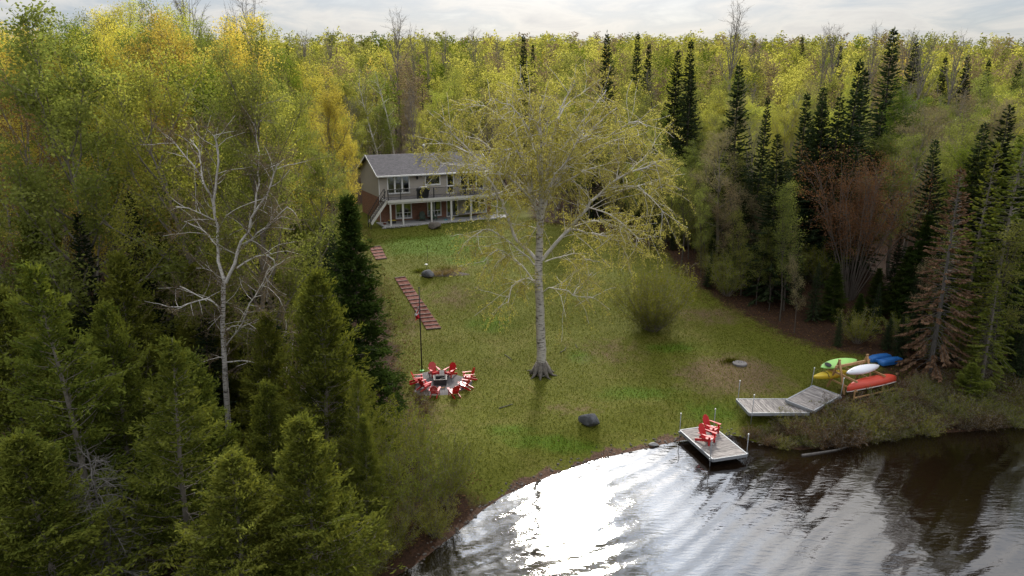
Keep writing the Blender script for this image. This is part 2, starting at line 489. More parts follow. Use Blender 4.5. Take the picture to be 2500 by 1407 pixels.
# ================================================================ SETTING
CLEAR_PX = [(1165, 1222), (1050, 1150), (1005, 1080), (985, 1000), (978, 900), (955, 800), (925, 720), (900, 655), (880, 600), (865, 552)]
CLEAR_PX2 = [(1300, 538), (1480, 570), (1620, 615), (1690, 690), (1790, 755), (1900, 808), (2000, 850), (2110, 868), (2240, 900), (2420, 955), (2600, 1000)]
poly = [tuple(gp(*q)[:2]) for q in CLEAR_PX] + [(-19.0, 72.0), (-17.0, 80.0), (-8.0, 84.0), (2.0, 82.0)] + [tuple(gp(*q)[:2]) for q in CLEAR_PX2] + [(40.0, 30.0), (6.0, 22.0)]
POLY = np.array(poly)
def poly_sd(x, y):
    """signed distance to the clearing, positive inside"""
    x = np.asarray(x, float); y = np.asarray(y, float)
    inside = np.zeros(x.shape, bool)
    dm = np.full(x.shape, 1e9)
    n = len(POLY)
    for i in range(n):
        x0, y0 = POLY[i]; x1, y1 = POLY[(i + 1) % n]
        c = ((y0 > y) != (y1 > y)) & (x < (x1 - x0) * (y - y0) / (y1 - y0 + 1e-12) + x0)
        inside ^= c
        dx, dy = x1 - x0, y1 - y0
        t = np.clip(((x - x0) * dx + (y - y0) * dy) / (dx * dx + dy * dy + 1e-12), 0, 1)
        dm = np.minimum(dm, np.hypot(x - x0 - t * dx, y - y0 - t * dy))
    return np.where(inside, dm, -dm)
def ellipses(lst, x, y):
    r = np.zeros(np.shape(x))
    for px, py, rx, ry, w in lst:
        c = gp(px, py)
        r = np.maximum(r, w * np.exp(-(((x - c[0]) / rx) ** 2 + ((y - c[1]) / ry) ** 2)))
    return r
DRY = [(1790, 905, 3.3, 2.6, 1.0), (1480, 860, 3.0, 2.2, .52), (1110, 725, 3.0, 2.6, .5), (1400, 1000, 2.0, 1.0, .55), (1010, 780, 1.2, 5, .5), (1085, 1000, 2.0, 1.2, .4),
       (1100, 655, 2.2, 1.0, .55), (1720, 770, 3.5, 1.4, .6), (1020, 1010, 1.5, 2.2, .75)]
LUSH = [(1060, 600, 5.5, 4, 1.0), (1200, 790, 2.6, 1.6, .7), (1640, 850, 2.4, 1.1, .8), (1560, 960, 3.2, 1.2, .8), (1420, 870, 1.2, 1.2, .8), (1340, 1080, 3.5, .9, .8), (1240, 1050, 2, .9, .7), (1780, 883, .9, .5, 1.0), (1740, 1010, 2.4, 1.4, .7), (1140, 640, 3, 1.6, .7)]

def spaced(lo, a, b, hi, step, grow=1.09):
    mid = list(np.arange(a, b + 1e-6, step))
    up = []; v = b; s = step
    while v < hi:
        s *= grow; v += s; up.append(v)
    dn = []; v = a; s = step
    while v > lo:
        s *= grow; v -= s; dn.append(v)
    return np.array(dn[::-1] + mid + up)
gx = spaced(-2600, -26, 34, 2600, .42)
gy = spaced(-500, 17, 80, 3600, .42)
GX, GY = np.meshgrid(gx, gy)
GZ = hfun(GX, GY)
nx, ny = len(gx), len(gy)
idx = np.arange(nx * ny).reshape(ny, nx)
FQ = np.stack([idx[:-1, :-1].ravel(), idx[:-1, 1:].ravel(), idx[1:, 1:].ravel(), idx[1:, :-1].ravel()], 1)

def ground_mat():
    m, N, L, out = new_mat("ground")
    b = N.new("ShaderNodeBsdfPrincipled"); b.inputs["Roughness"].default_value = .95; b.inputs["Specular IOR Level"].default_value = .15
    tc = N.new("ShaderNodeTexCoord")
    def noise(sc, det=6, ro=.6, dist=0.0):
        n = N.new("ShaderNodeTexNoise"); n.inputs["Scale"].default_value = sc; n.inputs["Detail"].default_value = det
        n.inputs["Roughness"].default_value = ro; n.inputs["Distortion"].default_value = dist
        L.new(tc.outputs["Object"], n.inputs["Vector"]); return n.outputs[0]
    def attr(a):
        n = N.new("ShaderNodeAttribute"); n.attribute_name = a; return n.outputs["Fac"]
    def mth(op, a, bb, cl=False):
        n = N.new("ShaderNodeMath"); n.operation = op; n.use_clamp = cl
        for i, v in enumerate((a, bb)):
            if isinstance(v, (int, float)): n.inputs[i].default_value = v
            else: L.new(v, n.inputs[i])
        return n.outputs[0]
    def mix(f, a, bb):
        n = N.new("ShaderNodeMix"); n.data_type = "RGBA"
        L.new(f, n.inputs[0])
        for i, v in ((6, a), (7, bb)):
            if isinstance(v, tuple): n.inputs[i].default_value = rgba(v)
            else: L.new(v, n.inputs[i])
        return n.outputs[2]
    def step(v, lo, hi):
        n = N.new("ShaderNodeMapRange"); n.interpolation_type = "SMOOTHSTEP"
        L.new(v, n.inputs[0]); n.inputs[1].default_value = lo; n.inputs[2].default_value = hi
        return n.outputs[0]
    big = noise(.28, 5, .6, .6); mid = noise(1.3, 6, .65, .4); fine = noise(9.0, 5, .7); vfine = noise(34.0, 3, .7)
    green = mix(step(fine, .3, .7), (.058, .066, .005), (.128, .130, .016))
    lush = mix(step(fine, .3, .7), (.044, .080, .003), (.092, .140, .008))
    yel = mix(step(fine, .3, .7), (.078, .074, .012), (.165, .145, .034))
    brn = mix(step(vfine, .3, .7), (.075, .050, .024), (.175, .125, .062))
    g1 = mix(step(mth("ADD", big, mth("MULTIPLY", mid, .5), False), .70, 1.02), green, yel)
    g2 = mix(step(mth("ADD", attr("lush"), mth("MULTIPLY", mth("SUBTRACT", mid, .5), .9)), .25, .8), g1, lush)
    g3 = mix(step(mth("ADD", attr("dry"), mth("MULTIPLY", mth("SUBTRACT", mid, .5), 1.1)), .22, .75), g2, brn)
    floor = mix(step(fine, .32, .68), (.018, .011, .007), (.070, .034, .018))
    floor = mix(step(mid, .45, .75), floor, (.034, .020, .012))
    lawn_m = step(mth("ADD", attr("lawn"), mth("MULTIPLY", mth("SUBTRACT", mid, .5), 1.0)), .3, .7)
    c1 = mix(lawn_m, floor, g3)
    sand = mix(step(fine, .3, .7), (.060, .034, .022), (.15, .092, .062))
    sand_m = step(mth("ADD", attr("sand"), mth("MULTIPLY", mth("SUBTRACT", mid, .5), 1.8)), .40, .62)
    c2 = mix(sand_m, c1, sand)
    L.new(c2, b.inputs["Base Color"])
    bp = N.new("ShaderNodeBump"); bp.inputs["Strength"].default_value = .8; bp.inputs["Distance"].default_value = .06
    L.new(mth("ADD", fine, mth("MULTIPLY", vfine, .5)), bp.inputs["Height"]); L.new(bp.outputs[0], b.inputs["Normal"])
    L.new(b.outputs[0], out.inputs[0])
    return m
me = np_mesh("ground", np.stack([GX.ravel(), GY.ravel(), GZ.ravel()], 1), FQ, ground_mat(), smooth=True)
sdg = poly_sd(GX.ravel(), GY.ravel())
shore = GY.ravel() - np.interp(GX.ravel(), SHX, SHY)
sand_v = np.clip(1.15 - np.abs(shore) / (.70 + .35 * np.sin(GX.ravel() * 1.7) + .25 * np.sin(GX.ravel() * 4.1 + 1)), 0, 1) * np.clip((GX.ravel() + 4.5) / 2, 0, 1) * np.clip((10.5 - GX.ravel()) / 3, 0, 1) + (shore < -.2) * .8
for nm, val in (("lawn", np.clip(.5 + sdg / 3.0, 0, 1) * np.clip(1 - (GX.ravel() - 12.5 - (GY.ravel() - 34) * 1.3) / 3.0, 0, 1)),
                ("sand", np.clip(sand_v, 0, 1)), ("dry", ellipses(DRY, GX.ravel(), GY.ravel())), ("lush", ellipses(LUSH, GX.ravel(), GY.ravel()))):
    a = me.attributes.new(nm, "FLOAT", "POINT"); a.data.foreach_set("value", val.astype(np.float32))
tag(link("ground", me), kind="structure")

# ---------------------------------------------------------------- lake
def water_mat():
    m, N, L, out = new_mat("lake_water")
    b = N.new("ShaderNodeBsdfPrincipled")
    b.inputs["Base Color"].default_value = (.0075, .0042, .0022, 1)
    b.inputs["Roughness"].default_value = .045
    b.inputs["IOR"].default_value = 2.1
    tc = N.new("ShaderNodeTexCoord")
    def wave(rot, sc, dist, dsc):
        mp = N.new("ShaderNodeMapping"); mp.inputs["Rotation"].default_value = (0, 0, rad(rot))
        L.new(tc.outputs["Object"], mp.inputs[0])
        w = N.new("ShaderNodeTexWave"); w.wave_type = "BANDS"; w.wave_profile = "SIN"
        w.inputs["Scale"].default_value = sc; w.inputs["Distortion"].default_value = dist; w.inputs["Detail"].default_value = 2; w.inputs["Detail Scale"].default_value = dsc
        L.new(mp.outputs[0], w.inputs["Vector"]); return w.outputs["Fac"]
    def noise(sc, st, det=3):
        mp = N.new("ShaderNodeMapping"); mp.inputs["Scale"].default_value = st; mp.inputs["Rotation"].default_value = (0, 0, rad(28))
        L.new(tc.outputs["Object"], mp.inputs[0])
        n = N.new("ShaderNodeTexNoise"); n.inputs["Scale"].default_value = sc; n.inputs["Detail"].default_value = det; n.inputs["Roughness"].default_value = .5; n.inputs["Distortion"].default_value = .4
        L.new(mp.outputs[0], n.inputs["Vector"]); return n.outputs[0]
    def mth(op, a, v):
        n = N.new("ShaderNodeMath"); n.operation = op
        for i, q in enumerate((a, v)):
            if isinstance(q, (int, float)): n.inputs[i].default_value = q
            else: L.new(q, n.inputs[i])
        return n.outputs[0]
    h = mth("ADD", mth("MULTIPLY", wave(52, .36, 20.0, .20), .50), mth("MULTIPLY", wave(8, .27, 22.0, .16), .12))
    h = mth("ADD", h, mth("MULTIPLY", noise(.60, (1, 2.0, 1), 2), .85))
    h = mth("ADD", h, mth("MULTIPLY", noise(1.9, (1, 3.2, 1), 2), .42))
    h = mth("ADD", h, mth("MULTIPLY", noise(5.5, (1, 2.2, 1), 2), .10))
    bp = N.new("ShaderNodeBump"); bp.inputs["Strength"].default_value = 1.0; bp.inputs["Distance"].default_value = .0135
    L.new(h, bp.inputs["Height"]); L.new(bp.outputs[0], b.inputs["Normal"])
    L.new(b.outputs[0], out.inputs[0])
    return m
wx = np.linspace(-600, 600, 41); wy = np.linspace(-480, 60, 31)
WX, WY = np.meshgrid(wx, wy)
wi = np.arange(WX.size).reshape(WX.shape)
WF = np.stack([wi[:-1, :-1].ravel(), wi[:-1, 1:].ravel(), wi[1:, 1:].ravel(), wi[1:, :-1].ravel()], 1)
tag(link("lake_water", np_mesh("lake_water", np.stack([WX.ravel(), WY.ravel(), np.zeros(WX.size)], 1), WF, water_mat())), kind="structure")

# ---------------------------------------------------------------- small quads scattered as stuff
def quad_cards(C, A, B):
    """rhombic cards: centre C, half axis A and half axis B, all (N,3)"""
    n = len(C)
    V = np.stack([C - A, C + B, C + A, C - B], 1).reshape(-1, 3)
    return V, np.arange(n * 4).reshape(n, 4)
def unit(v):
    return v / (np.linalg.norm(v, axis=-1, keepdims=True) + 1e-9)
def rand_unit(n, g=rng):
    return unit(g.normal(size=(n, 3)))
def scatter_ground(n, test, x0, x1, y0, y1):
    X = rng.uniform(x0, x1, n * 6); Y = rng.uniform(y0, y1, n * 6)
    k = test(X, Y)
    X, Y = X[k][:n], Y[k][:n]
    return X, Y, hfun(X, Y)
HOUSE_C = np.array([-12.907, 69.463, 5.1]); HTH = rad(26)
HU = np.array([math.cos(HTH), math.sin(HTH)]); HV = np.array([-math.sin(HTH), math.cos(HTH)])
def in_house(X, Y):
    a = (X - HOUSE_C[0]) * HU[0] + (Y - HOUSE_C[1]) * HU[1]; b = (X - HOUSE_C[0]) * HV[0] + (Y - HOUSE_C[1]) * HV[1]
    return (a > -1.6) & (a < 13) & (b > -2.9) & (b < 8)
FIRE = gp(1075, 937)
def lawn_test(X, Y):
    s = Y - np.interp(X, SHX, SHY)
    return (poly_sd(X, Y) > -.6 + .8 * rng.random(X.shape)) & (s > .45 + .7 * rng.random(X.shape)) & ~in_house(X, Y) & (np.hypot(X - FIRE[0], (Y - FIRE[1])) > 1.75)
X, Y, Z = scatter_ground(90000, lawn_test, -20, 26, 24, 72)
n = len(X)
h = .035 + .05 * rng.random(n) * (1 + .8 * ellipses(LUSH, X, Y))
A = np.stack([rng.normal(0, .018, n), rng.normal(0, .018, n), h * .5], 1)
az = rng.uniform(0, 6.28, n)
B = np.stack([np.cos(az) * .022, np.sin(az) * .022, np.zeros(n)], 1)
V, Fc = quad_cards(np.stack([X, Y, Z + h * .45], 1), A, B)
tint = np.clip(.45 + .55 * ellipses(DRY, X, Y) - .3 * ellipses(LUSH, X, Y) + rng.normal(0, .22, n), 0, 1)
o = link("lawn_grass", np_mesh("lawn_grass", V, Fc, M["grass_blade"], np.repeat(tint, 4)))
tag(o, "short mown grass over the sloping lawn", "grass", kind="stuff")
def straw_test(X, Y):
    return (rng.random(X.shape) < ellipses(DRY, X, Y) ** 2) & (np.hypot(X - FIRE[0], Y - FIRE[1]) > 1.9) & (poly_sd(X, Y) > 0)
X, Y, Z = scatter_ground(9000, straw_test, -12, 22, 30, 60)
n = len(X); az = rng.uniform(0, 6.28, n); ln = rng.uniform(.05, .13, n)
A = np.stack([np.cos(az) * ln, np.sin(az) * ln, rng.normal(0, .02, n)], 1); B = np.stack([-np.sin(az) * .012, np.cos(az) * .012, np.full(n, .006)], 1)
V, Fc = quad_cards(np.stack([X, Y, Z + .03], 1), A, B)
tag(link("dry_thatch", np_mesh("dry_thatch", V, Fc, M["straw"], np.repeat(rng.random(n) * .8, 4))), "pale dry thatch lying in the worn patches of lawn", "thatch", kind="stuff")
def litter_test(X, Y):
    sd = poly_sd(X, Y); s = Y - np.interp(X, SHX, SHY)
    return (sd < 1.2) & (sd > -7) & (s > .8) & ~in_house(X, Y)
X, Y, Z = scatter_ground(26000, litter_test, -24, 34, 18, 70)
n = len(X); a = rand_unit(n) * .07; a[:, 2] *= .35; b_ = rand_unit(n) * .05; b_[:, 2] *= .35
V, Fc = quad_cards(np.stack([X, Y, Z + .03], 1), a, b_)
tag(link("leaf_litter", np_mesh("leaf_litter", V, Fc, M["litter"], np.repeat(rng.random(n), 4))), "rusty fallen leaves along the edge of the woods", "leaf litter", kind="stuff")

X, Y, Z = scatter_ground(900, lawn_test, -12, 20, 28, 62)
n = len(X); a = rand_unit(n) * .035; a[:, 2] *= .3; b_ = rand_unit(n) * .03; b_[:, 2] *= .3
V, Fc = quad_cards(np.stack([X, Y, Z + .07], 1), a, b_)
tag(link("lawn_debris", np_mesh("lawn_debris", V, Fc, M["straw"], np.repeat(rng.random(n), 4))), "scattered dry leaves and bits of bark on the lawn", "debris", kind="stuff")
# ================================================================ HOUSE
house = thing("house", "two storey house with taupe siding over brick and a long raised deck", "house", HOUSE_C, HTH)
WID, DEP, ZU, ZE, RISE = 11.9, 7.0, 2.42, 4.62, 1.55
UP_HOLES = [(.82, 3.05, 2.75, 4.42), (4.70, 6.28, 3.40, 4.38), (7.0, 7.75, 2.46, 4.38), (8.45, 11.1, 2.75, 4.36)]
LO_HOLES = [(1.55, 3.17, .24, 1.85), (4.86, 6.31, .26, 1.85), (6.92, 8.15, .06, 1.92), (8.96, 11.35, .24, 1.80)]
def holed_wall(mb, x0, x1, z0, z1, holes, y0, y1):
    xs = sorted({x0, x1, *[h[0] for h in holes], *[h[1] for h in holes]}); zs = sorted({z0, z1, *[h[2] for h in holes], *[h[3] for h in holes]})
    for i in range(len(xs) - 1):
        for j in range(len(zs) - 1):
            cx, cz = (xs[i] + xs[i + 1]) / 2, (zs[j] + zs[j + 1]) / 2
            if any(h[0] < cx < h[1] and h[2] < cz < h[3] for h in holes): continue
            mb.box(xs[i], xs[i + 1], y0, y1, zs[j], zs[j + 1])
def laps(mb, x0, x1, z0, z1, holes, fn, pitch=.115, top=None):
    z = z0
    while z < z1 - .02:
        zt = min(z + pitch, z1)
        xa, xb = x0, x1
        if top: xa, xb = top((z + zt) / 2)
        cuts = [(h[0], h[1]) for h in holes if h[2] < zt - .02 and h[3] > z + .02]
        segs, c = [], xa
        for a, b in sorted(cuts):
            if a > c: segs.append((c, a))
            c = max(c, b)
        if c < xb: segs.append((c, xb))
        for a, b in segs:
            mb.add([fn(a, .018, z), fn(b, .018, z), fn(b, .004, zt), fn(a, .004, zt), fn(a, 0, z), fn(b, 0, z)], [(0, 1, 2, 3), (4, 5, 1, 0)])
        z += pitch
mb = MB(); holed_wall(mb, 0, WID, ZU, ZE, UP_HOLES, 0, .18)
mb.box(0, .18, .18, DEP, ZU, ZE).box(WID - .18, WID, .18, DEP, ZU, ZE).box(.18, WID - .18, DEP - .18, DEP, ZU, ZE)
mb.build("upper_wall", M["siding"], house)
mb = MB(); laps(mb, -.02, WID + .02, ZU, ZE, UP_HOLES, lambda s, d, z: (s, -d, z))
mb.build("siding", M["siding"], house)
mb = MB(); laps(mb, 0, DEP, ZU, ZE, [], lambda s, d, z: (-d, DEP - s, z))
laps(mb, 0, DEP, ZE, ZE + RISE * .97, [], lambda s, d, z: (-d, DEP - s, z), top=lambda z: ((z - ZE) / RISE * DEP / 2, DEP - (z - ZE) / RISE * DEP / 2))
mb.build("siding", M["siding"], house)
for x0 in (0.0, WID - .02):
    MB().add([(x0, 0, ZE), (x0, DEP, ZE), (x0, DEP / 2, ZE + RISE), (x0 + .02, 0, ZE), (x0 + .02, DEP, ZE), (x0 + .02, DEP / 2, ZE + RISE)], [(0, 2, 1), (3, 4, 5), (0, 1, 4, 3), (1, 2, 5, 4), (2, 0, 3, 5)]).build("gable", M["siding"], house)
mb = MB(); holed_wall(mb, 0, WID, -.3, ZU, LO_HOLES, .02, .22)
mb.box(0.005, .2, .22, DEP - .01, -.3, ZU).box(WID - .2, WID - .005, .22, DEP - .01, -.3, ZU).box(.2, WID - .2, DEP - .22, DEP - .01, -.3, ZU)
mb.build("brick_wall", M["brick"], house)
mb = MB().box(8.2, 8.95, -.03, .018, .1, 1.85)
mb.build("grey_panel", M["siding"], house)
mb = MB().box(.25, WID - .25, .25, DEP - .25, ZU - .15, ZU).box(.25, WID - .25, 3.8, 3.9, -.2, ZU - .16).box(.25, WID - .25, 3.8, 3.9, ZU + .01, ZE)
mb.box(.25, WID - .25, .25, DEP - .25, ZE - .06, ZE - .01)
mb.build("room", M["room"], house)
# roof
OV, EV = .32, .45
sl = RISE / (DEP / 2)
def slope(side):
    mb = MB()
    y0, y1 = -EV, DEP / 2
    z0, z1 = ZE - EV * sl + .1, ZE + RISE + .1
    nrow = 26
    for i in range(nrow):
        a, b = i / nrow, (i + 1) / nrow
        ya, yb = y0 + (y1 - y0) * a, y0 + (y1 - y0) * b
        za, zb = z0 + (z1 - z0) * a, z0 + (z1 - z0) * b
        if side: ya, yb = DEP - ya, DEP - yb
        mb.add([(-OV, ya, za + .022), (WID + OV, ya, za + .022), (WID + OV, yb, zb + .008), (-OV, yb, zb + .008), (-OV, ya, za), (WID + OV, ya, za)],
               [(0, 1, 2, 3), (4, 5, 1, 0)] if not side else [(3, 2, 1, 0), (0, 1, 5, 4)])
    yy = (lambda q: DEP - q) if side else (lambda q: q)
    mb.add([(-OV, yy(y0), z0 - .06), (WID + OV, yy(y0), z0 - .06), (WID + OV, y1, z1 - .06), (-OV, y1, z1 - .06)], [(0, 1, 2, 3)])
    return mb
roof = slope(0).build("roof", M["shingle"], house)
slope(1).build("roof_slope", M["shingle"], roof)
zr0 = ZE - EV * sl + .1
mb = MB().box(-OV, WID + OV, -EV - .10, -EV - .003, zr0 - .10, zr0 + .03)
mb.build("gutter", M["white"], house)
for s in (0, 1):
    yy = (lambda q: DEP - q) if s else (lambda q: q)
    for x in (-OV - .02, WID + OV + .02):
        MB().bar((x, yy(-EV), zr0 - .02), (x, DEP / 2, ZE + RISE + .08), .03, .16).build("rake_board", M["white"], house)
MB().box(-OV, WID + OV, -EV, .0, zr0 - .10, zr0 - .07).build("soffit", M["soffit"], house)
MB().box(-.07, .0, -.07, .0, .0, zr0 - .12).build("downspout", M["white"], house)
cmb = MB().tube([(6.0, DEP / 2 + .3, ZE + RISE - .1), (6.0, DEP / 2 + .3, ZE + RISE + .80)], .09, 10)
ch = cmb.build("chimney", M["alu"], roof)
MB().lathe([(.10, 0), (.17, .03), (.17, .13), (.06, .2)], 10, (6.0, DEP / 2 + .3, ZE + RISE + .80)).build("chimney_cap", M["white"], roof)
MB().lathe([(.20, 0), (.12, .10)], 10, (6.0, DEP / 2 + .3, ZE + RISE + .03)).build("flashing", M["white"], roof)
# windows
def window(x0, x1, z0, z1, vert=(), horiz=(), vlow=(), frame=.07, name="window", curtain=False):
    mb = MB()
    y0, y1 = -.055, .06
    mb.box(x0 - .03, x0 + frame, y0, y1, z0 - .03, z1 + .03).box(x1 - frame, x1 + .03, y0, y1, z0 - .03, z1 + .03)
    mb.box(x0 + frame, x1 - frame, y0, y1, z1 - frame, z1 + .03).box(x0 + frame, x1 - frame, y0, y1, z0 - .03, z0 + frame)
    w = mb.build(name, M["white"], house)
    if vert or horiz or vlow:
        for v, t in vert: MB().box(v - t / 2, v + t / 2, -.045, .05, z0 + frame, z1 - frame).build("mullion", M["white"], w)
        for hzz, t in horiz: MB().box(x0 + frame, x1 - frame, -.04, .045, hzz - t / 2, hzz + t / 2).build("transom", M["white"], w)
        for v, a, b in vlow: MB().box(v - .02, v + .02, -.04, .045, a, b).build("glazing_bar", M["white"], w)
    xs = [x0 + frame] + [v for v, t in vert] + [x1 - frame]
    for i in range(len(xs) - 1):
        MB().box(xs[i], xs[i + 1], .012, .018, z0 + frame, z1 - frame).build("pane", M["glass"], w)
    MB().box(x0 - .06, x1 + .06, -.10, -.0551, z0 - .07, z0 - .032).build("sill", M["white"], w)
    if curtain:
        mm = MB()
        for k in range(9):
            xx = x0 + .1 + k * .05
            mm.bar((xx, .35 + .02 * (k % 2), z0), (xx, .35 + .02 * (k % 2), z1), .05, .02, (0, 1, 0))
        mm.build("curtain", M["curtain"], w)
    return w
h = UP_HOLES
window(*h[0], vert=[(.82 + .74, .16), (.82 + 1.49, .16)], curtain=True)
window(*h[1])
window(*h[2], horiz=[(3.2, .09)], name="deck_door")
window(*h[3], vert=[(9.33, .09), (10.23, .09)], horiz=[])
h = LO_HOLES
window(*h[0], vert=[(2.36, .1)], horiz=[(.78, .07)], vlow=[(1.96, .3, .76), (2.76, .3, .76)], curtain=True)
window(*h[1], vert=[(5.55, .1)], horiz=[(.78, .07)], vlow=[(5.2, .3, .76), (5.93, .3, .76)])
window(*h[2], vert=[(7.54, .07)], name="patio_door")
window(*h[3], vert=[(9.75, .08), (10.5, .08)])
MB().lathe([(.03, 0), (.09, .05), (.10, .24), (.03, .32)], 8, (3.85, -.12, 4.0)).build("wall_lamp", M["black_metal"], house)
MB().box(4.42, 4.58, -.06, -.02, 4.18, 4.32).build("vent", M["white"], house)
# deck
PX = [0, 1.22, 4.12, 6.18, 8.3, 11.2]
DF = -2.3
deck = MB()
for i in range(17):
    y = DF - .1 + i * .142
    deck.box(.10, 12.25, y, y + .136, ZU - .055, ZU - .02)
deck = deck.build("deck", M["boards"], house)
MB().box(.08, 12.28, DF - .15, DF - .102, ZU - .25, ZU - .015).build("fascia", M["cream"], deck)
MB().box(.052, .099, DF - .10, -.03, ZU - .25, ZU - .018).build("fascia", M["cream"], deck)
MB().box(12.252, 12.3, DF - .10, -.03, ZU - .25, ZU - .018).build("fascia", M["cream"], deck)
MB().box(.12, 12.24, DF - .06, DF + .10, ZU - .40, ZU - .07).build("beam", M["cream"], deck)
mb = MB()
for i in range(26): mb.box(.2 + i * .48, .24 + i * .48, DF + .11, -.03, ZU - .24, ZU - .06)
mb.build("joists", M["tread"], deck)
pm = MB().box(-.07, .07, -.07, .07, -.25, ZU - .402).mesh("post", M["cream"])
for s in PX: link("post", pm, house, (s + .35, DF + .02, 0))
RX = [.17, 1.40, 3.08, 4.75, 6.41, 8.08, 9.9, 12.2]
rail_m = MB().box(-.04, .04, -.04, .04, ZU - .02, ZU + .98).mesh("rail_post", M["black_metal"])
railing = MB().box(.14, 12.23, DF - .03, DF + .03, ZU + .955, ZU + 1.02).build("railing", M["black_metal"], house)
MB().box(.17, 12.2, DF - .015, DF + .015, ZU + .06, ZU + .09).build("bottom_rail", M["black_metal"], railing)
MB().box(12.17, 12.23, DF + .03, -.05, ZU + .97, ZU + 1.01).build("side_rail", M["black_metal"], railing)
for x in RX: link("rail_post", rail_m, railing, (x, DF, 0))
bal = MB().box(-.014, .014, -.014, .014, ZU + .09, ZU + .97).mesh("baluster", M["black_metal"])
for i in range(105): link("baluster", bal, railing, (.28 + i * .1135, DF, 0))
for i in range(18): link("baluster", bal, railing, (12.2, DF + .12 + i * .118, 0))
# deck stairs beside the left end
stair = MB().bar((.03, DF + .06, ZU - .12), (-1.55, DF + .06, .25), .05, .24).build("stair", M["cream"], house)
MB().bar((.03, DF + 1.0, ZU - .12), (-1.55, DF + 1.0, .25), .05, .24).build("stringer", M["cream"], stair)
st = MB().box(-.13, .13, .09, .97, -.02, .02).mesh("tread", M["boards"])
for i in range(11): link("tread", st, stair, (-.06 - i * .137, DF, ZU - .17 - i * .187))
for yo in (.06, 1.0):
    mb = MB()
    mb.bar((.02, DF + yo, ZU + .92), (-1.6, DF + yo, .98), .05, .05)
    mb.bar((.02, DF + yo, ZU + .12), (-1.6, DF + yo, .20), .03, .03)
    for k in range(13):
        t = (k + .5) / 13
        mb.bar((.02 - 1.62 * t, DF + yo, ZU + .12 - 2.22 * t), (.02 - 1.62 * t, DF + yo, ZU + .92 - 2.22 * t + .28 * t), .016, .016, (0, 1, 0))
    mb.box(-1.63, -1.57, DF + yo - .03, DF + yo + .03, -.2, 1.0)
    mb.build("handrail", M["black_metal"], stair)
link("rail_post", rail_m, railing, (.10, DF + 1.0, 0))
# patio
def hw(a, b, z=0.0):
    return np.array([HOUSE_C[0] + HU[0] * a + HV[0] * b, HOUSE_C[1] + HU[1] * a + HV[1] * b, HOUSE_C[2] + z])
patio = MB().box(-.5, 13.0, -2.75, -.002, -.5, .02).build("patio", M["concrete"], loc=HOUSE_C, rot=(0, 0, HTH))
tag(patio, kind="structure")
def stone_mesh(seed, sx, sy, sz, mat, name="stone", sub=2, amp=.22, flat=.0):
    g = np.random.default_rng(seed)
    import bmesh
    bm = bmesh.new(); bmesh.ops.create_icosphere(bm, subdivisions=sub, radius=1.0)
    K = g.normal(size=(9, 3)) * 1.5; ph = g.uniform(0, 6.28, 9)
    planes = unit(g.normal(size=(7, 3))); off = g.uniform(.55, .9, 7)
    for v in bm.verts:
        p = np.array(v.co)
        p = p * (1 + amp * np.mean(np.sin(K @ p + ph)) * 1.6)
        for q, o_ in zip(planes, off):
            d = p @ q - o_
            if d > 0: p = p - q * d * .85
        v.co = p * (sx, sy, sz)
    me = bpy.data.meshes.new(name); bm.to_mesh(me); bm.free(); me.materials.append(mat)
    return me
mb = MB()
edge_v, edge_f, nb = [], [], 0
for i in range(64):
    a = -.6 + i * .212
    sm = stone_mesh(i % 5, .15, .11, .10, M["concrete"], "tmp", 1)
    vs = np.array([v.co[:] for v in sm.vertices]) + (a, -2.82 + random.uniform(-.05, .05), -.06 + random.uniform(-.05, .04))
    edge_f.append(np.array([p.vertices[:] for p in sm.polygons]) + nb); edge_v.append(vs); nb += len(vs)
    bpy.data.meshes.remove(sm)
o = link("patio_edging", np_mesh("patio_edging", np.concatenate(edge_v), np.concatenate(edge_f), M["concrete"]), patio)
o["kind"] = "stuff"

# ---------------------------------------------------------------- things at the house
g = thing("barbecue_grill", "barbecue grill under a black vinyl cover standing on the deck", "grill", hw(3.8, -1.9, ZU - .02), HTH)
mb = MB()
prof = [(.50, .24, 0), (.52, .26, .30), (.55, .27, .62), (.66, .30, .70), (.66, .30, .84), (.58, .28, .98), (.44, .22, 1.08), (.30, .12, 1.10)]
vs, fs = [], []
NS = 16
for (a, b, z) in prof:
    for k in range(NS):
        t = 2 * math.pi * k / NS
        c, s_ = math.cos(t), math.sin(t)
        vs.append((a * math.copysign(abs(c) ** .5, c) * (1 + .02 * math.sin(5 * t + z * 9)), b * math.copysign(abs(s_) ** .5, s_), z))
for i in range(len(prof) - 1):
    for k in range(NS): fs.append((i * NS + k, i * NS + (k + 1) % NS, (i + 1) * NS + (k + 1) % NS, (i + 1) * NS + k))
fs.append(tuple((len(prof) - 1) * NS + k for k in range(NS)))
mb.add(vs, fs).build("cover", M["black_cover"], g, smooth=True)
wm = MB()
for x in (-.42, .42): wm.box(x - .04, x + .04, -.2, .2, 0.0, .06)
wm.build("wheels", M["black_metal"], g)
def patio_chair(label, loc, rz, cat="chair", cloth=False, group=None):
    t = thing("deck_chair", label, cat, loc, rz, group)
    MB().box(-.25, .25, -.24, .24, .40, .44).build("seat", M["black_metal"], t)
    mb = MB()
    for k in range(6): mb.bar((-.2 + k * .08, .23, .45), (-.2 + k * .08, .32, .90), .03, .012, (0, 1, 0))
    mb.bar((-.25, .32, .91), (.25, .32, .91), .03, .04)
    mb.build("backrest", M["black_metal"], t)
    for x in (-.24, .24):
        for y in (-.22, .22): MB().box(x - .02, x + .02, y - .02, y + .02, 0, .40).build("leg", M["black_metal"], t)
        MB().bar((x, -.22, .64), (x, .26, .66), .05, .03).build("arm", M["black_metal"], t)
    return t
patio_chair("black metal chair left of the draped pink cloth on the deck", hw(8.35, -1.35, ZU - .02), HTH + .4)
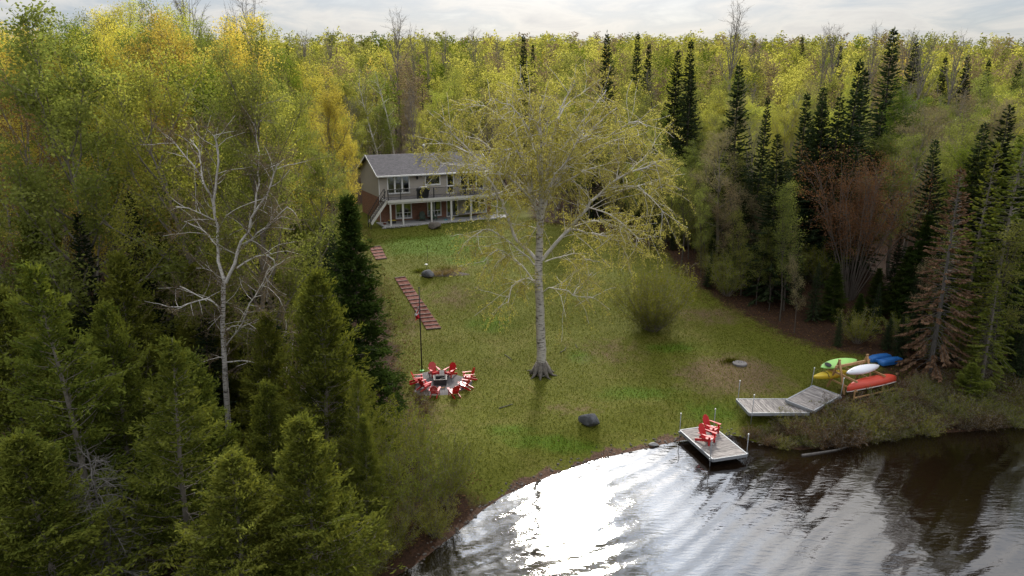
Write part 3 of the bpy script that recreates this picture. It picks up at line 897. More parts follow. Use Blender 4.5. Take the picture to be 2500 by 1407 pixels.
patio_chair("black metal chair with a pink cloth hung over its back on the deck", hw(9.1, -1.5, ZU - .02), HTH + math.pi + .1)
cl = MB()
vs, fs = [], []
for i in range(9):
    for j in range(9):
        u_ = i / 8
        vs.append((-.27 + .54 * u_ + .02 * math.sin(j), .36 + .03 * math.sin(u_ * 18) + .02 * j / 8, .96 - .62 * j / 8))
for i in range(8):
    for j in range(8): fs.append((i * 9 + j, (i + 1) * 9 + j, (i + 1) * 9 + j + 1, i * 9 + j + 1))
o = cl.add(vs, fs).build("draped_cloth", M["towel"], smooth=True, loc=hw(9.1, -1.5, ZU - .02), rot=(0, 0, HTH + math.pi + .1))
m_ = o.modifiers.new("thick", "SOLIDIFY"); m_.thickness = .015
tag(o, "pink cloth draped over a black chair on the deck", "cloth")
pl = thing("pendant_lamp", "lit pendant lamp with a row of amber bulbs behind the dining window", "lamp", hw(9.5, .75, ZE - .45), HTH)
MB().box(-.42, .42, -.03, .03, .10, .14).box(-.01, .01, -.01, .01, .14, .385).build("bar", M["black_metal"], pl)
for k in range(5): MB().lathe([(.02, .09), (.055, .05), (.055, 0), (.02, -.035)], 8, (-.36 + k * .18, 0, 0)).build("bulb", M["bulb"], pl, smooth=True)

# pebbles and clods along the waterline
edge_v, edge_f, nb = [], [], 0
prot = [stone_mesh(40 + i, 1, 1, .6, M["rock"], "tmp", 1) for i in range(4)]
pv = [np.array([v.co[:] for v in q.vertices]) for q in prot]; pf = [np.array([f.vertices[:] for f in q.polygons]) for q in prot]
for i in range(420):
    x = random.uniform(-4, 13); y = np.interp(x, SHX, SHY) + random.gauss(.15, .35); s_ = random.uniform(.02, .075)
    edge_v.append(pv[i % 4] * s_ + (x, y, hz(x, y) + s_ * .2)); edge_f.append(pf[i % 4] + nb); nb += len(pv[i % 4])
for q in prot: bpy.data.meshes.remove(q)
tag(link("shore_pebbles", np_mesh("shore_pebbles", np.concatenate(edge_v), np.concatenate(edge_f), M["rock"])), "small pebbles and clods along the waterline", "pebbles", kind="stuff")
# ================================================================ GARDEN AND SHORE THINGS
def adirondack_parts(mat):
    """list of (name, mesh); chair faces -Y, base at z = 0"""
    P = []
    for x in (-.27, .27): P.append(("front_leg", MB().box(x - .022, x + .022, -.42, -.32, 0, .525).mesh("front_leg", mat)))
    for x in (-.225, .225): P.append(("rear_leg", MB().bar((x, -.43, .30), (x, .50, .05), .04, .13).mesh("rear_leg", mat)))
    for k in range(5):
        y = -.43 + k * .115; z = .375 - (y + .43) * .20
        P.append(("seat_slat", MB().bar((-.29 + .01 * k, y, z), (.29 - .01 * k, y, z), .10, .024, (0, .2, 1)).mesh("seat_slat", mat)))
    nb = 6
    for k in range(nb):
        q = (k - (nb - 1) / 2) / ((nb - 1) / 2)
        L = .78 - .11 * q * q * abs(q) - .03 * q * q
        b0 = Vector((q * .20, .075, .22)); d = Vector((q * .07, .40, .915)).normalized()
        t0 = b0 + d * L
        w0, w1 = .070, .086
        n = Vector((0, -.915, .40)).normalized()
        mb = MB()
        vs = []
        for c, w in ((b0, w0), (t0 - d * .05, w1)):
            for sx in (-1, 1):
                for st in (-1, 1): vs.append(c + Vector((sx * w / 2, 0, 0)) + n * (st * .011))
        for sx in (-1, 1):
            for st in (-1, 1): vs.append(t0 + Vector((sx * w1 / 2 * .62 - q * .012, 0, -abs(q) * .0)) + n * (st * .011))
        F_ = []
        for i in (0, 4):
            a, b, c_, d_ = i, i + 1, i + 3, i + 2
            A, B, C_, D_ = i + 4, i + 5, i + 7, i + 6
            F_ += [(a, A, B, b), (b, B, C_, c_), (c_, C_, D_, d_), (d_, D_, A, a)]
        F_ += [(0, 1, 3, 2), (8, 10, 11, 9)]
        P.append(("back_slat", mb.add(vs, F_).mesh("back_slat", mat)))
    P.append(("back_brace", MB().bar((-.30, .235, .515), (.30, .235, .515), .05, .05).mesh("back_brace", mat)))
    for s in (-1, 1):
        mb = MB()
        pl = [(-.075, -.47), (.065, -.47), (.075, -.40), (.06, -.05), (.03, .30), (-.03, .30), (-.05, -.05), (-.085, -.38)]
        if s < 0: pl = [(-x, y) for x, y in pl[::-1]]
        mb.prism([(x * 1.0 + s * .315, y) for x, y in pl], .525, .549)
        P.append(("armrest", mb.mesh("armrest", mat)))
    P.append(("stretcher", MB().box(-.25, .25, -.44, -.421, .22, .35).mesh("stretcher", mat)))
    return P
RED_PARTS = adirondack_parts(M["red_paint"])
GREEN_PARTS = adirondack_parts(M["green_paint"])
def adirondack(parts, label, loc, face, scale=1.0, group=None):
    t = thing("adirondack_chair", label, "chair", loc, math.atan2(face[1], face[0]) + math.pi / 2, group)
    t.scale = (scale,) * 3
    for nm, me_ in parts: link(nm, me_, t)
    return t
def draped(name, mat, cx, cy, rx, ry, lift, rings=5, n=28, wob=.1, seed=1, label=None, cat=None, kind=None, parent=None):
    g = random.Random(seed)
    ph = [g.uniform(0, 6.28) for _ in range(3)]
    vs = [(cx, cy, hz(cx, cy) + lift)]; fs = []
    for r in range(1, rings + 1):
        for k in range(n):
            a = 2 * math.pi * k / n
            w = (1 + wob * (math.sin(3 * a + ph[0]) + .6 * math.sin(5 * a + ph[1]))) * r / rings
            x, y = cx + rx * w * math.cos(a), cy + ry * w * math.sin(a)
            vs.append((x, y, hz(x, y) + (lift if r < rings else -.03)))
    for k in range(n): fs.append((0, 1 + k, 1 + (k + 1) % n))
    for r in range(rings - 1):
        for k in range(n):
            a, b = 1 + r * n + k, 1 + r * n + (k + 1) % n
            fs.append((a, a + n, b + n, b))
    o = MB().add(vs, fs).build(name, mat, parent, smooth=True)
    tag(o, label, cat, None, kind)
    return o
# ---- fire circle
M["steel_rim"] = simple("weathered_steel", (.20, .18, .17), .6, metal=.4, noise=.3, nscale=8)
draped("gravel_pad", M["gravel"], FIRE[0], FIRE[1], 1.75, 1.75, .05, rings=6, label="round pad of grey gravel under the red chairs", cat="gravel", kind="stuff", seed=4)
FCH = [((1059, 918), "red garden chair by the flagpole side of the fire pit, facing the water"), ((1101, 919), "red garden chair across the fire pit from the flagpole, facing the water"),
       ((1147, 928), "red garden chair on the birch side of the fire pit, tall back to the birch"), ((1137, 951), "red garden chair between the birch side and the water side of the fire pit"),
       ((1110, 968), "red garden chair with its back to the lake, beside the grey gravel gap"), ((1061, 968), "red garden chair with its back to the lake, straight before the fire pit"),
       ((1035, 953), "red garden chair on the cedar side of the fire pit, beside twiggy weeds"), ((1017, 938), "red garden chair nearest the flagpole foot, back to the cedars")]
for (q, lb) in FCH:
    c = gp(*q); c[2] += .05
    f = FIRE - c
    c[2] = hz(c[0], c[1]) + (.045 if np.hypot(f[0], f[1]) < 1.7 else .0)
    adirondack(RED_PARTS, lb, c, (f[0], f[1]), .80, "red chairs around the fire pit")
fp = thing("fire_pit", "square charcoal block fire pit with a metal rim inside the ring of red chairs", "fire pit", (FIRE[0], FIRE[1], hz(FIRE[0], FIRE[1]) + .03), .12)
mb = MB()
for (x0, x1, y0, y1) in ((-.36, .36, -.36, -.26), (-.36, .36, .26, .36), (-.36, -.26, -.26, .26), (.26, .36, -.26, .26)): mb.box(x0, x1, y0, y1, 0, .34)
mb.build("blocks", M["charcoal"], fp, bevel=.015)
mb = MB()
for (x0, x1, y0, y1) in ((-.375, .375, -.375, -.345), (-.375, .375, .345, .375), (-.375, -.345, -.345, .345), (.345, .375, -.345, .345)): mb.box(x0, x1, y0, y1, .343, .365)
mb.build("rim", M["steel_rim"], fp)
MB().box(-.255, .255, -.255, .255, .0, .16).build("ash_bed", M["charcoal"], fp)
mb = MB()
for k in range(4): mb.tube([(-.18 + .08 * k, -.2 + .05 * k, .2 + .03 * k), (.1 + .05 * k, .2 - .06 * k, .22 + .03 * k)], .035, 6)
mb.build("charred_logs", M["bark_dead"], fp)
mb = MB()
for k in range(4): mb.tube([(-.25 + .05 * k, -.62 - .03 * k, .03), (.22 + .04 * k, -.72 + .05 * k, .04)], .022, 6)
o = mb.build("kindling", M["lumber"], loc=(FIRE[0], FIRE[1], hz(FIRE[0], FIRE[1] - .65) + .02))
tag(o, "few sticks of kindling on the gravel beside the fire pit", "kindling")
# ---- flagpole
fb = gp(1030, 906)
ft = at_y(1024.5, 705, fb[1])
FH = ft[2] - fb[2]
pole = thing("flagpole", "tall thin black flagpole standing behind the red chairs", "flagpole", fb)
MB().tube([(0, 0, -.1), (0, 0, FH * .5), (0, 0, FH)], [.045, .036, .028], 10).build("pole", M["black_metal"], pole, smooth=True)
MB().lathe([(.01, 0), (.05, .03), (.05, .07), (.01, .1)], 8, (0, 0, FH)).build("finial", M["black_metal"], pole, smooth=True)
MB().lathe([(.14, 0), (.14, .04), (.05, .07)], 12, (0, 0, 0)).build("foot", simple("green_cap", (.10, .42, .06), .6), pole)
# limp flag: hoist along the pole, fly end fallen into folds
FL, FHo, ns, ntt = 1.5, .8, 48, 20
zt_top = at_y(1025, 735, fb[1])[2] - fb[2]
vs, fs, mi = [], [], []
for i in range(ns + 1):
    s = i / ns
    for j in range(ntt + 1):
        t = j / ntt
        x = -.03 - .26 * t * min(1, .25 + s * 1.5) + .035 * math.sin(s * 13 + t * 3.0)
        y = .07 * math.sin(s * 9 + 1.3 + t * 6.0) * min(1, s * 5)
        vs.append((x, y, zt_top - s * 1.02 - t * .34 * (1 - .4 * s)))
# maple leaf outline (11 points, half), centred in the white square
LEAF = [(0, .46), (.09, .30), (.20, .35), (.16, .10), (.30, .24), (.33, .16), (.46, .18), (.40, .02), (.46, -.03), (.22, -.20), (.25, -.28), (.03, -.26), (.03, -.46)]
LP = LEAF + [(-x, y) for x, y in LEAF[::-1]]
def in_leaf(u_, v_):
    c = False
    for a in range(len(LP)):
        x0, y0 = LP[a]; x1, y1 = LP[(a + 1) % len(LP)]
        if (y0 > v_) != (y1 > v_) and u_ < (x1 - x0) * (v_ - y0) / (y1 - y0) + x0: c = not c
    return c
for i in range(ns):
    for j in range(ntt):
        fs.append((i * (ntt + 1) + j, (i + 1) * (ntt + 1) + j, (i + 1) * (ntt + 1) + j + 1, i * (ntt + 1) + j + 1))
        s, t = (i + .5) / ns, (j + .5) / ntt
        mi.append(0 if (s < .25 or s > .75 or in_leaf((s - .5) * 2.9, (.5 - t) * 1.4)) else 1)
me = np_mesh("flag", np.array(vs), np.array(fs), None, smooth=True, mats=[M["flag_red"], M["flag_white"]], mat_idx=np.array(mi))
o = link("flag", me, None, fb)
md = o.modifiers.new("thick", "SOLIDIFY"); md.thickness = .006
tag(o, "limp red and white maple leaf flag hanging from the black flagpole", "flag")

# ---- timber steps
def steps(label, L0, L1, R0, R1, n):
    t = thing("timber_steps", label, "steps", gp(*R1))
    base = np.array(t.location)
    pts = []
    for k in range(n):
        f = k / (n - 1)
        a = gp(L0[0] + (L1[0] - L0[0]) * f, L0[1] + (L1[1] - L0[1]) * f); b = gp(R0[0] + (R1[0] - R0[0]) * f, R0[1] + (R1[1] - R0[1]) * f)
        pts.append((a, b))
    for k, (a, b) in enumerate(pts):
        j = np.array([random.uniform(-.05, .05), random.uniform(-.03, .03), 0])
        MB().bar(a - base + j + (0, 0, .03), b - base + j + (0, 0, .03), .10, .13).build("tread", M["tread"], t)
        if k < n - 1:
            c, d = pts[k + 1]
            vs = []
            for p, q in ((a, b), (c, d)):
                for i in range(7):
                    w = p + (q - p) * (i / 6)
                    vs.append((w[0] - base[0], w[1] - base[1], hz(w[0], w[1]) - base[2] + .045 + .012 * math.sin(i * 2.1 + k)))
            MB().add(vs, [(i, i + 1, i + 8, i + 7) for i in range(6)]).build("mulch_bed", M["mulch"], t)
    return t
steps("long flight of timber steps filled with red mulch down the lawn", (964, 681), (1042, 806), (990, 678), (1078, 803), 15)
steps("short upper flight of timber steps half hidden by the cedars near the house", (901, 606), (918, 635), (930, 603), (944, 632), 5)

# ---- rocks
def boulder(px, py, sx, sy, sz, mat, label, seed, rz=0, sink=.25):
    c = gp(px, py)
    o = link("boulder", stone_mesh(seed, sx, sy, sz, mat, "boulder", 3, .2), None, (c[0], c[1], c[2] + sz * (1 - sink) * .8), (0, 0, rz))
    tag(o, label, "boulder")
    return o
boulder(1061, 558, .62, .50, .50, M["rock"], "brown boulder on the grass in front of the patio", 3)
boulder(1438, 1038, .62, .42, .42, M["rock_dark"], "dark grey flat topped boulder alone on the lower lawn", 8, .2)
boulder(1046, 676, .55, .40, .34, M["rock_dark"], "grey boulder beside the straw in the garden bed", 12, -.5)
o = boulder(1597, 1088, .28, .12, .10, M["concrete"], "small pale slab of stone at the waterline near the dock", 15, .1)

# ---- septic lid on the mound
c = gp(1806, 890)
lid = thing("septic_lid", "round grey concrete lid on top of the dry mound", "lid", c)
MB().lathe([(.42, -.1), (.43, .08), (.40, .11), (.05, .12)], 24).build("cover", simple("old_concrete_lid", (.17, .155, .15), .9, noise=.35, nscale=5, bump=.4), lid)
mb = MB(); mb.tube([(-.1, 0, .11), (-.08, 0, .17), (.08, 0, .17), (.1, 0, .11)], .012, 6); mb.build("handle", M["black_metal"], lid)

# ---- garden bed
c = gp(1085, 668)
draped("garden_bed", M["soil"], c[0], c[1], 2.0, .75, .04, label="dug garden bed with dry straw on the slope", cat="garden bed", seed=9, kind="stuff")
c = gp(1045, 655)
hk = thing("plant_hook", "thin black garden hook standing in the straw bed", "garden hook", c)
MB().tube([(0, 0, -.05), (0, 0, 1.75), (-.05, 0, 1.85), (-.12, 0, 1.82)], .014, 6).build("rod", M["black_metal"], hk)
MB().tube([(-.02, 0, .9), (.05, 0, .9)], .012, 6).build("crosspiece", M["black_metal"], hk)
c = gp(1041, 660)
so = thing("solar_light", "small white capped solar light in the garden bed", "garden light", c)
MB().tube([(0, 0, -.05), (0, 0, .42)], .02, 6).build("stake", M["black_metal"], so)
MB().lathe([(.05, .40), (.07, .46), (.13, .48), (.02, .54)], 10).build("cap", M["bulb_off"], so)

# ---- docks
def dock(label, corners, z, poles, down, up, boards=19):
    A, B, C, D = [at_z(px, py, zz) for (px, py), zz in zip(corners, z)]
    ctr = (A + B + C + D) / 4
    e2 = unit((D - A) + (C - B)); e1 = (B - A) + (C - D); e1 = e1 - e2 * (e1 @ e2); e1 = unit(e1); e3 = np.cross(e1, e2)
    if e3[2] < 0: e3 = -e3
    W = (np.linalg.norm(B - A) + np.linalg.norm(C - D)) / 2; Ln = (np.linalg.norm(D - A) + np.linalg.norm(C - B)) / 2
    t = thing("dock_section", label, "dock")
    mw = Matrix(((e1[0], e2[0], e3[0], ctr[0]), (e1[1], e2[1], e3[1], ctr[1]), (e1[2], e2[2], e3[2], ctr[2]), (0, 0, 0, 1)))
    if mw.determinant() < 0:
        e1 = -e1
        mw = Matrix(((e1[0], e2[0], e3[0], ctr[0]), (e1[1], e2[1], e3[1], ctr[1]), (e1[2], e2[2], e3[2], ctr[2]), (0, 0, 0, 1)))
    t.matrix_world = mw
    w2, l2 = W / 2, Ln / 2
    bw = (Ln - .10) / boards
    bm_ = MB().box(-w2 + .04, w2 - .04, -bw / 2 + .006, bw / 2 - .006, -.03, 0).mesh("board", M["boards"])
    for k in range(boards): link("board", bm_, t, (0, -l2 + .05 + bw * (k + .5), random.uniform(-.004, .003)))
    for s in (-1, 1):
        MB().box(s * w2 - .032, s * w2 + .032, -l2, l2, -.15, .012).build("side_rail", M["alu"], t)
        MB().box(-w2 + .033, w2 - .033, s * l2 - .025, s * l2 + .025, -.15, .010).build("end_rail", M["alu"], t)
    MB().box(-w2 + .033, w2 - .033, -.03, .03, -.14, -.035).build("joist", M["alu"], t)
    for sx, sy in poles:
        x, y = sx * (w2 + .06), sy * (l2 - .12)
        p = MB().tube([(x, y, -down), (x, y, up)], .019, 8).build("pole", M["alu"], t, smooth=True)
        MB().lathe([(.03, 0), (.035, .02), (.03, .06)], 8, (x, y, up)).build("pole_cap", M["bulb_off"], p)
        MB().box(x - .05, x + .05, y - .05, y + .05, -.12, -.02).build("bracket", M["alu"], t)
    return t, ctr, e1, e2, W, Ln
d1 = dock("floating dock section in the water carrying two red chairs", [(1660, 1056), (1737, 1034), (1812, 1106), (1752, 1124)], (.42,) * 4, [(-1, -1), (1, -1), (-1, 1), (1, 1)], .9, .95, 22)
d2 = dock("dock section stored flat on the lawn with bare poles beside the mound", [(1800, 973), (1827, 1010), (1985, 1006), (1930, 976)], (1.15, 1.15, 1.05, 1.05), [(-1, -1), (1, -1)], .62, 1.0, 20)
d3 = dock("weathered dock section tilted over its neighbour next to the boat rack", [(1988, 940), (2050, 967), (1985, 1003), (1920, 977)], (1.28, 1.22, 1.18, 1.3), [(-1, -1), (1, -1)], .5, 1.05, 18)
_, ctr, _, _, _, _ = d1
for (q, lb) in (((1722, 1079), "red garden chair on the dock, set closer to the open water end"), ((1732, 1056), "red garden chair on the dock, set closer to the grassy bank")):
    c = at_z(q[0], q[1], .43)
    adirondack(RED_PARTS, lb, c, (.70, -.71), .93, "red chairs on the dock")

# ---- chairs and bits under the deck
adirondack(GREEN_PARTS, "dark green garden chair under the deck beside the brick wall", hw(3.95, -1.0, .02), (HU[0] * -.3 - HV[0], HU[1] * -.3 - HV[1]), .95)
adirondack(GREEN_PARTS, "dark green garden chair under the deck before the middle window", hw(5.0, -1.1, .02), (HU[0] * .1 - HV[0], HU[1] * .1 - HV[1]), 1.0)
pt = thing("clay_pot", "striped red and white pot by the first deck post", "pot", hw(-.05, -1.5, .02))
MB().lathe([(.13, 0), (.17, .22), (.20, .30), (.20, .36), (.15, .36)], 12).build("pot", M["mulch"], pt)
MB().lathe([(.176, .20), (.194, .255), (.15, .256)], 12).build("white_band", M["white"], pt)
bx = thing("storage_crate", "low black crate with a yellow lid edge beside the striped pot", "crate", hw(.75, -1.3, .02), HTH)
MB().box(-.34, .34, -.22, .22, 0, .28).build("body", M["black_metal"], bx, bevel=.02)
MB().box(-.36, .36, -.24, .24, .283, .33).build("lid", M["yellow_boat"], bx, bevel=.01)
for (a, b, lb, mt) in ((6.05, -1.75, "teal water shoe on the patio left of its pair", "teal"), (6.25, -1.70, "teal and blue water shoe on the patio right of its pair", "blue")):
    s_ = thing("water_shoe", lb, "shoe", hw(a, b, .02), HTH)
    MB().prism([(-.05, -.14), (.05, -.14), (.06, .05), (.03, .15), (-.03, .15), (-.06, .05)], 0, .03).build("sole", M["teal"], s_)
    MB().lathe([(.05, .03), (.045, .10), (.03, .11)], 8, (0, -.05, 0)).build("upper", M[mt], s_)

# ---- boat rack
o1, o2 = at_z(2050, 878, 2.75), at_z(2118, 863, 2.80)
e1 = unit((o2 - o1) * (1, 1, 0)); e2 = np.array([-e1[1], e1[0], 0]); up = np.array([0, 0, 1.0])
rc = (o1 + o2) / 2
rg = hz(rc[0], rc[1])
RL = np.linalg.norm((o2 - o1)[:2])
rack = thing("boat_rack", "A frame lumber rack holding kayaks and a canoe", "boat rack", (rc[0], rc[1], rg), math.atan2(e1[1], e1[0]))
TOP = 2.75 - rg
def rl(x, y):  # ground height in rack space
    w = rc + e1 * x + e2 * y
    return hz(w[0], w[1]) - rg
for s in (-1, 1):
    x = s * RL / 2
    for sd in (-1, 1):
        y = sd * .62
        MB().bar((x, y, rl(x, y) - .05), (x + .0, -sd * .03, TOP), .06, .12, (1, 0, 0)).build("leg", M["lumber"], rack)
    MB().bar((x + .06, -1.28, 1.02), (x + .06, 1.28, 1.10), .06, .11).build("arm", M["lumber"], rack)
    MB().bar((x + .06, -1.35, .50), (x + .06, 1.35, .56), .045, .09).build("lower_arm", M["lumber"], rack)
    MB().bar((x - .06, -1.30, .5), (x - .06, -1.30, rl(x, -1.3) - .05), .06, .06, (1, 0, 0)).build("prop", M["lumber"], rack)
MB().bar((-RL / 2 - .25, .0, TOP - .42), (RL / 2 + .25, .0, TOP - .42), .06, .15).build("ridge_beam", M["lumber"], rack)
MB().bar((-RL / 2 - .1, -1.36, .14), (RL / 2 + 1.1, -1.36, .16), .09, .06).build("base_rail", M["lumber"], rack)

def hull(L, W, Dp, n=22, m=12, sharp=2.4, rise=.0, rocker=.1, closed=True, top=.3):
    """boat hull along X, keel towards -Z, gunwale at z = 0"""
    vs, fs = [], []
    for i in range(n + 1):
        t = -1 + 2 * i / n
        w = W / 2 * max(0.0, 1 - abs(t) ** sharp) ** .75 + .012
        zg = rise * abs(t) ** 4
        d = Dp * (1 - .55 * abs(t) ** 5) - rocker * t * t
        for k in range(m + 1):
            a = math.pi * k / m
            c, s = math.cos(a), math.sin(a)
            vs.append((t * L / 2, w * math.copysign(abs(c) ** .75, c), zg - (d + zg * .6) * abs(s) ** .8))
        if closed:
            for k in range(1, m):
                a = math.pi * k / m
                vs.append((t * L / 2, -w * math.cos(a) , zg + top * (w / (W / 2)) * math.sin(a) ** .8))
    per = (m + 1) + (m - 1 if closed else 0)
    for i in range(n):
        rng_ = range(per) if closed else range(m)
        for k in rng_:
            k2 = (k + 1) % per
            fs.append((i * per + k, (i + 1) * per + k, (i + 1) * per + k2, i * per + k2))
    if closed:
        fs.append(tuple(range(per))); fs.append(tuple(n * per + k for k in range(per - 1, -1, -1)))
    return MB().add(vs, fs)
RZ = math.atan2(e1[1], e1[0])
def boat(name, label, cat, x, y, z, rot=(0, 0, 0)):
    t = thing(name, label, cat, rc + e1 * x + e2 * y + up * (rg - rc[2] + z))
    t.rotation_euler = (rot[0], rot[1], RZ + rot[2])
    return t
cn = boat("canoe", "upside down red canoe with a pale gunwale on the lower rack arms", "canoe", .55, -.98, .56)
hl = hull(3.85, .74, .40, closed=False, rise=.16, rocker=.0, sharp=2.6).build("hull", M["red_boat"], cn, smooth=True, rot=(math.pi, 0, 0))
md = hl.modifiers.new("thick", "SOLIDIFY"); md.thickness = .02
for sd in (-1, 1):
    pts = []
    for i in range(23):
        t = -1 + 2 * i / 22
        pts.append((t * 3.85 / 2, sd * (.37 * max(0, 1 - abs(t) ** 2.6) ** .75 + .012), -.16 * abs(t) ** 4 - .01))
    MB().tube(pts, .022, 6).build("gunwale", M["cream"], cn, smooth=True)
wk = boat("kayak", "upturned white kayak on the near upper rack arms", "kayak", .10, -.62, 1.34, (.35, -.02, 0))
hull(2.55, .56, .20, top=.12, rocker=.03, sharp=1.8).build("hull", M["white_boat"], wk, smooth=True, rot=(math.pi, 0, 0))
MB().bar((-1.0, 0, .172), (1.0, 0, .172), .025, .02).build("keel_strip", M["cream"], wk)
MB().tube([(-1.22, .06, .03), (-1.30, .0, .08), (-1.22, -.06, .03)], .012, 6).build("grab_loop", M["black_metal"], wk)
gk = boat("kayak", "lime green flat kayak lying on the far upper rack arms", "kayak", -.35, .62, 1.36, (.30, 0, .03))
hull(2.9, .74, .12, top=.10, rocker=.02, sharp=2.0).build("hull", M["lime_boat"], gk, smooth=True)
MB().lathe([(.19, .12), (.20, .145), (.14, .15)], 14, (-1.0, -.05, -.0)).build("hatch", M["black_cover"], gk)
yk = boat("kayak", "yellow kayak on the far lower rack arms beneath the green one", "kayak", -.85, .62, .78, (0, .06, .02))
hull(2.9, .62, .24, top=.20, rocker=.04, sharp=1.55).build("hull", M["yellow_boat"], yk, smooth=True)
for xx in (-.55, .55): MB().tube([(xx, -.34, -.02), (xx, -.2, .17), (xx, 0, .215), (xx, .2, .17), (xx, .34, -.02)], .018, 6).build("strap", M["black_cover"], yk)
# ---- blue pedal boat turned over
c = gp(2158, 885)
pb = thing("pedal_boat", "upturned blue plastic pedal boat with twin hulls at the wood edge", "pedal boat", (c[0], c[1], c[2]), RZ - .05)
pb.scale = (.86, .86, .9)
for sd, dx in ((-1, .2), (1, 0)):
    mb = MB(); vs, fs = [], []
    prof = [(-1.02, .10, .18), (-.95, .26, .32), (-.5, .30, .42), (.3, .30, .42), (.85, .27, .38), (1.02, .12, .24)]
    for (x, w, z1) in prof:
        for (yy, zz) in ((-w, .04), (-w, z1 * .7), (-w * .75, z1), (w * .75, z1), (w, z1 * .7), (w, .04)): vs.append((x + dx, sd * .40 + yy, zz))
    for i in range(len(prof) - 1):
        for k in range(6): fs.append((i * 6 + k, (i + 1) * 6 + k, (i + 1) * 6 + (k + 1) % 6, i * 6 + (k + 1) % 6))
    fs.append(tuple(range(6))); fs.append(tuple(30 + k for k in range(5, -1, -1)))
    mb.add(vs, fs).build("pontoon", M["blue"], pb, bevel=.03)
MB().box(-.7, .8, -.16, .16, .10, .26).build("footwell", M["blue"], pb, bevel=.02)
mb = MB()
for x in (-.4, .0, .4): mb.box(x - .02, x + .02, -.66, -.14, .421, .428)
mb.build("rib", M["blue"], pb)
# ---- driftwood and sticks
def stick(name, label, pxs, r, mat, zoff=.03, cat="branch", water=False):
    pts = [at_z(px, py, .03) if water else gp(px, py) + (0, 0, zoff) for px, py in pxs]
    b0 = pts[0]
    o = MB().tube([p - b0 for p in pts], [r * (1 - .6 * i / len(pts)) for i in range(len(pts))], 6).build(name, mat, loc=b0)
    tag(o, label, cat)
stick("driftwood", "long pale driftwood branch floating off the shrubby bank", [(1957, 1112), (1985, 1108), (2010, 1104), (2040, 1099), (2068, 1091)], .07, M["bark_dead"], water=True, cat="driftwood")
stick("fallen_branch", "pale fallen stick on the lawn near the fire circle", [(1218, 998), (1232, 994), (1252, 988)], .03, M["bark_dead"])
stick("fallen_branch", "short fallen stick on the lawn beside the birch roots", [(1232, 867), (1240, 872), (1249, 880)], .025, M["bark_dead"])
stick("fallen_branch", "thin crooked stick on the grass between the birch and the round bush", [(1367, 862), (1378, 856), (1382, 849)], .022, M["bark_dead"])
stick("fallen_branch", "forked twig on the grass uphill from the septic mound", [(1405, 842), (1408, 848), (1412, 852)], .022, M["bark_dead"])
# ================================================================ VEGETATION
class Wood:
    def __init__(s): s.a, s.b, s.ra, s.rb = [], [], [], []
    def line(s, pts, r0, r1):
        n = len(pts) - 1
        for i in range(n):
            s.a.append(pts[i]); s.b.append(pts[i + 1])
            s.ra.append(r0 + (r1 - r0) * i / n); s.rb.append(r0 + (r1 - r0) * (i + 1) / n)
    def arrays(s, n):
        A, B = np.array(s.a), np.array(s.b); ra, rb = np.array(s.ra), np.array(s.rb)
        d = unit(B - A)
        ref = np.where(np.abs(d[:, 2:3]) > .9, np.array([[1.0, 0, 0]]), np.array([[0, 0, 1.0]]))
        x = unit(np.cross(d, ref)); y = np.cross(d, x)
        k = np.arange(n) * 2 * math.pi / n
        ring = x[:, None, :] * np.cos(k)[None, :, None] + y[:, None, :] * np.sin(k)[None, :, None]
        V = np.concatenate([A[:, None, :] + ring * ra[:, None, None], B[:, None, :] + d[:, None, :] * (rb * .5)[:, None, None] + ring * rb[:, None, None]], 1)
        S = len(A)
        base = np.arange(S)[:, None] * 2 * n; kk = np.arange(n)[None, :]; k2 = (kk + 1) % n
        F_ = np.stack([base + kk, base + k2, base + n + k2, base + n + kk], 2).reshape(-1, 4)
        return V.reshape(-1, 3), F_
def join_wood(parts):
    Vs, Fs, nb = [], [], 0
    for w, n in parts:
        if not w.a: continue
        V, F_ = w.arrays(n)
        Vs.append(V); Fs.append(F_ + nb); nb += len(V)
    return np.concatenate(Vs), np.concatenate(Fs)
def grow(g, p, d, L, nseg, bend=(0, 0, .15), wob=.15):
    pts = [np.array(p, float)]; d = np.array(d, float); bend = np.array(bend)
    st = L / nseg
    for _ in range(nseg):
        d = d + bend + g.normal(0, wob, 3); d = d / np.linalg.norm(d)
        pts.append(pts[-1] + d * st)
    return pts
def along(pts, t):
    f = t * (len(pts) - 1); i = min(int(f), len(pts) - 2)
    return pts[i] + (pts[i + 1] - pts[i]) * (f - i), unit(pts[i + 1] - pts[i])
def leaf_cloud(g, P, size, flat=.0, droop=0.0, aspect=.6):
    n = len(P)
    a = g.normal(size=(n, 3)); a[:, 2] = a[:, 2] * (1 - flat) - droop * 2; a = unit(a)
    b = unit(np.cross(a, g.normal(size=(n, 3))))
    s = size * g.uniform(.6, 1.3, n)[:, None]
    return quad_cards(P, a * s * .5, b * s * .5 * aspect)
class Proto:
    def __init__(s, trunk, crown, h, leaf=None): s.trunk, s.crown, s.h, s.leaf = trunk, crown, h, leaf
def finish(name, H, woods, bark, leafV, leafF, tint, leaf_mat, extra=None):
    V, F_ = join_wood(woods)
    tm = np_mesh(name + "_trunk", V, F_, M[bark], smooth=True)
    cm = None
    if leafV is not None:
        cm = np_mesh(name + "_crown", leafV, leafF, M[leaf_mat], np.clip(tint, 0, 1))
    return Proto(tm, cm, H, leafV)

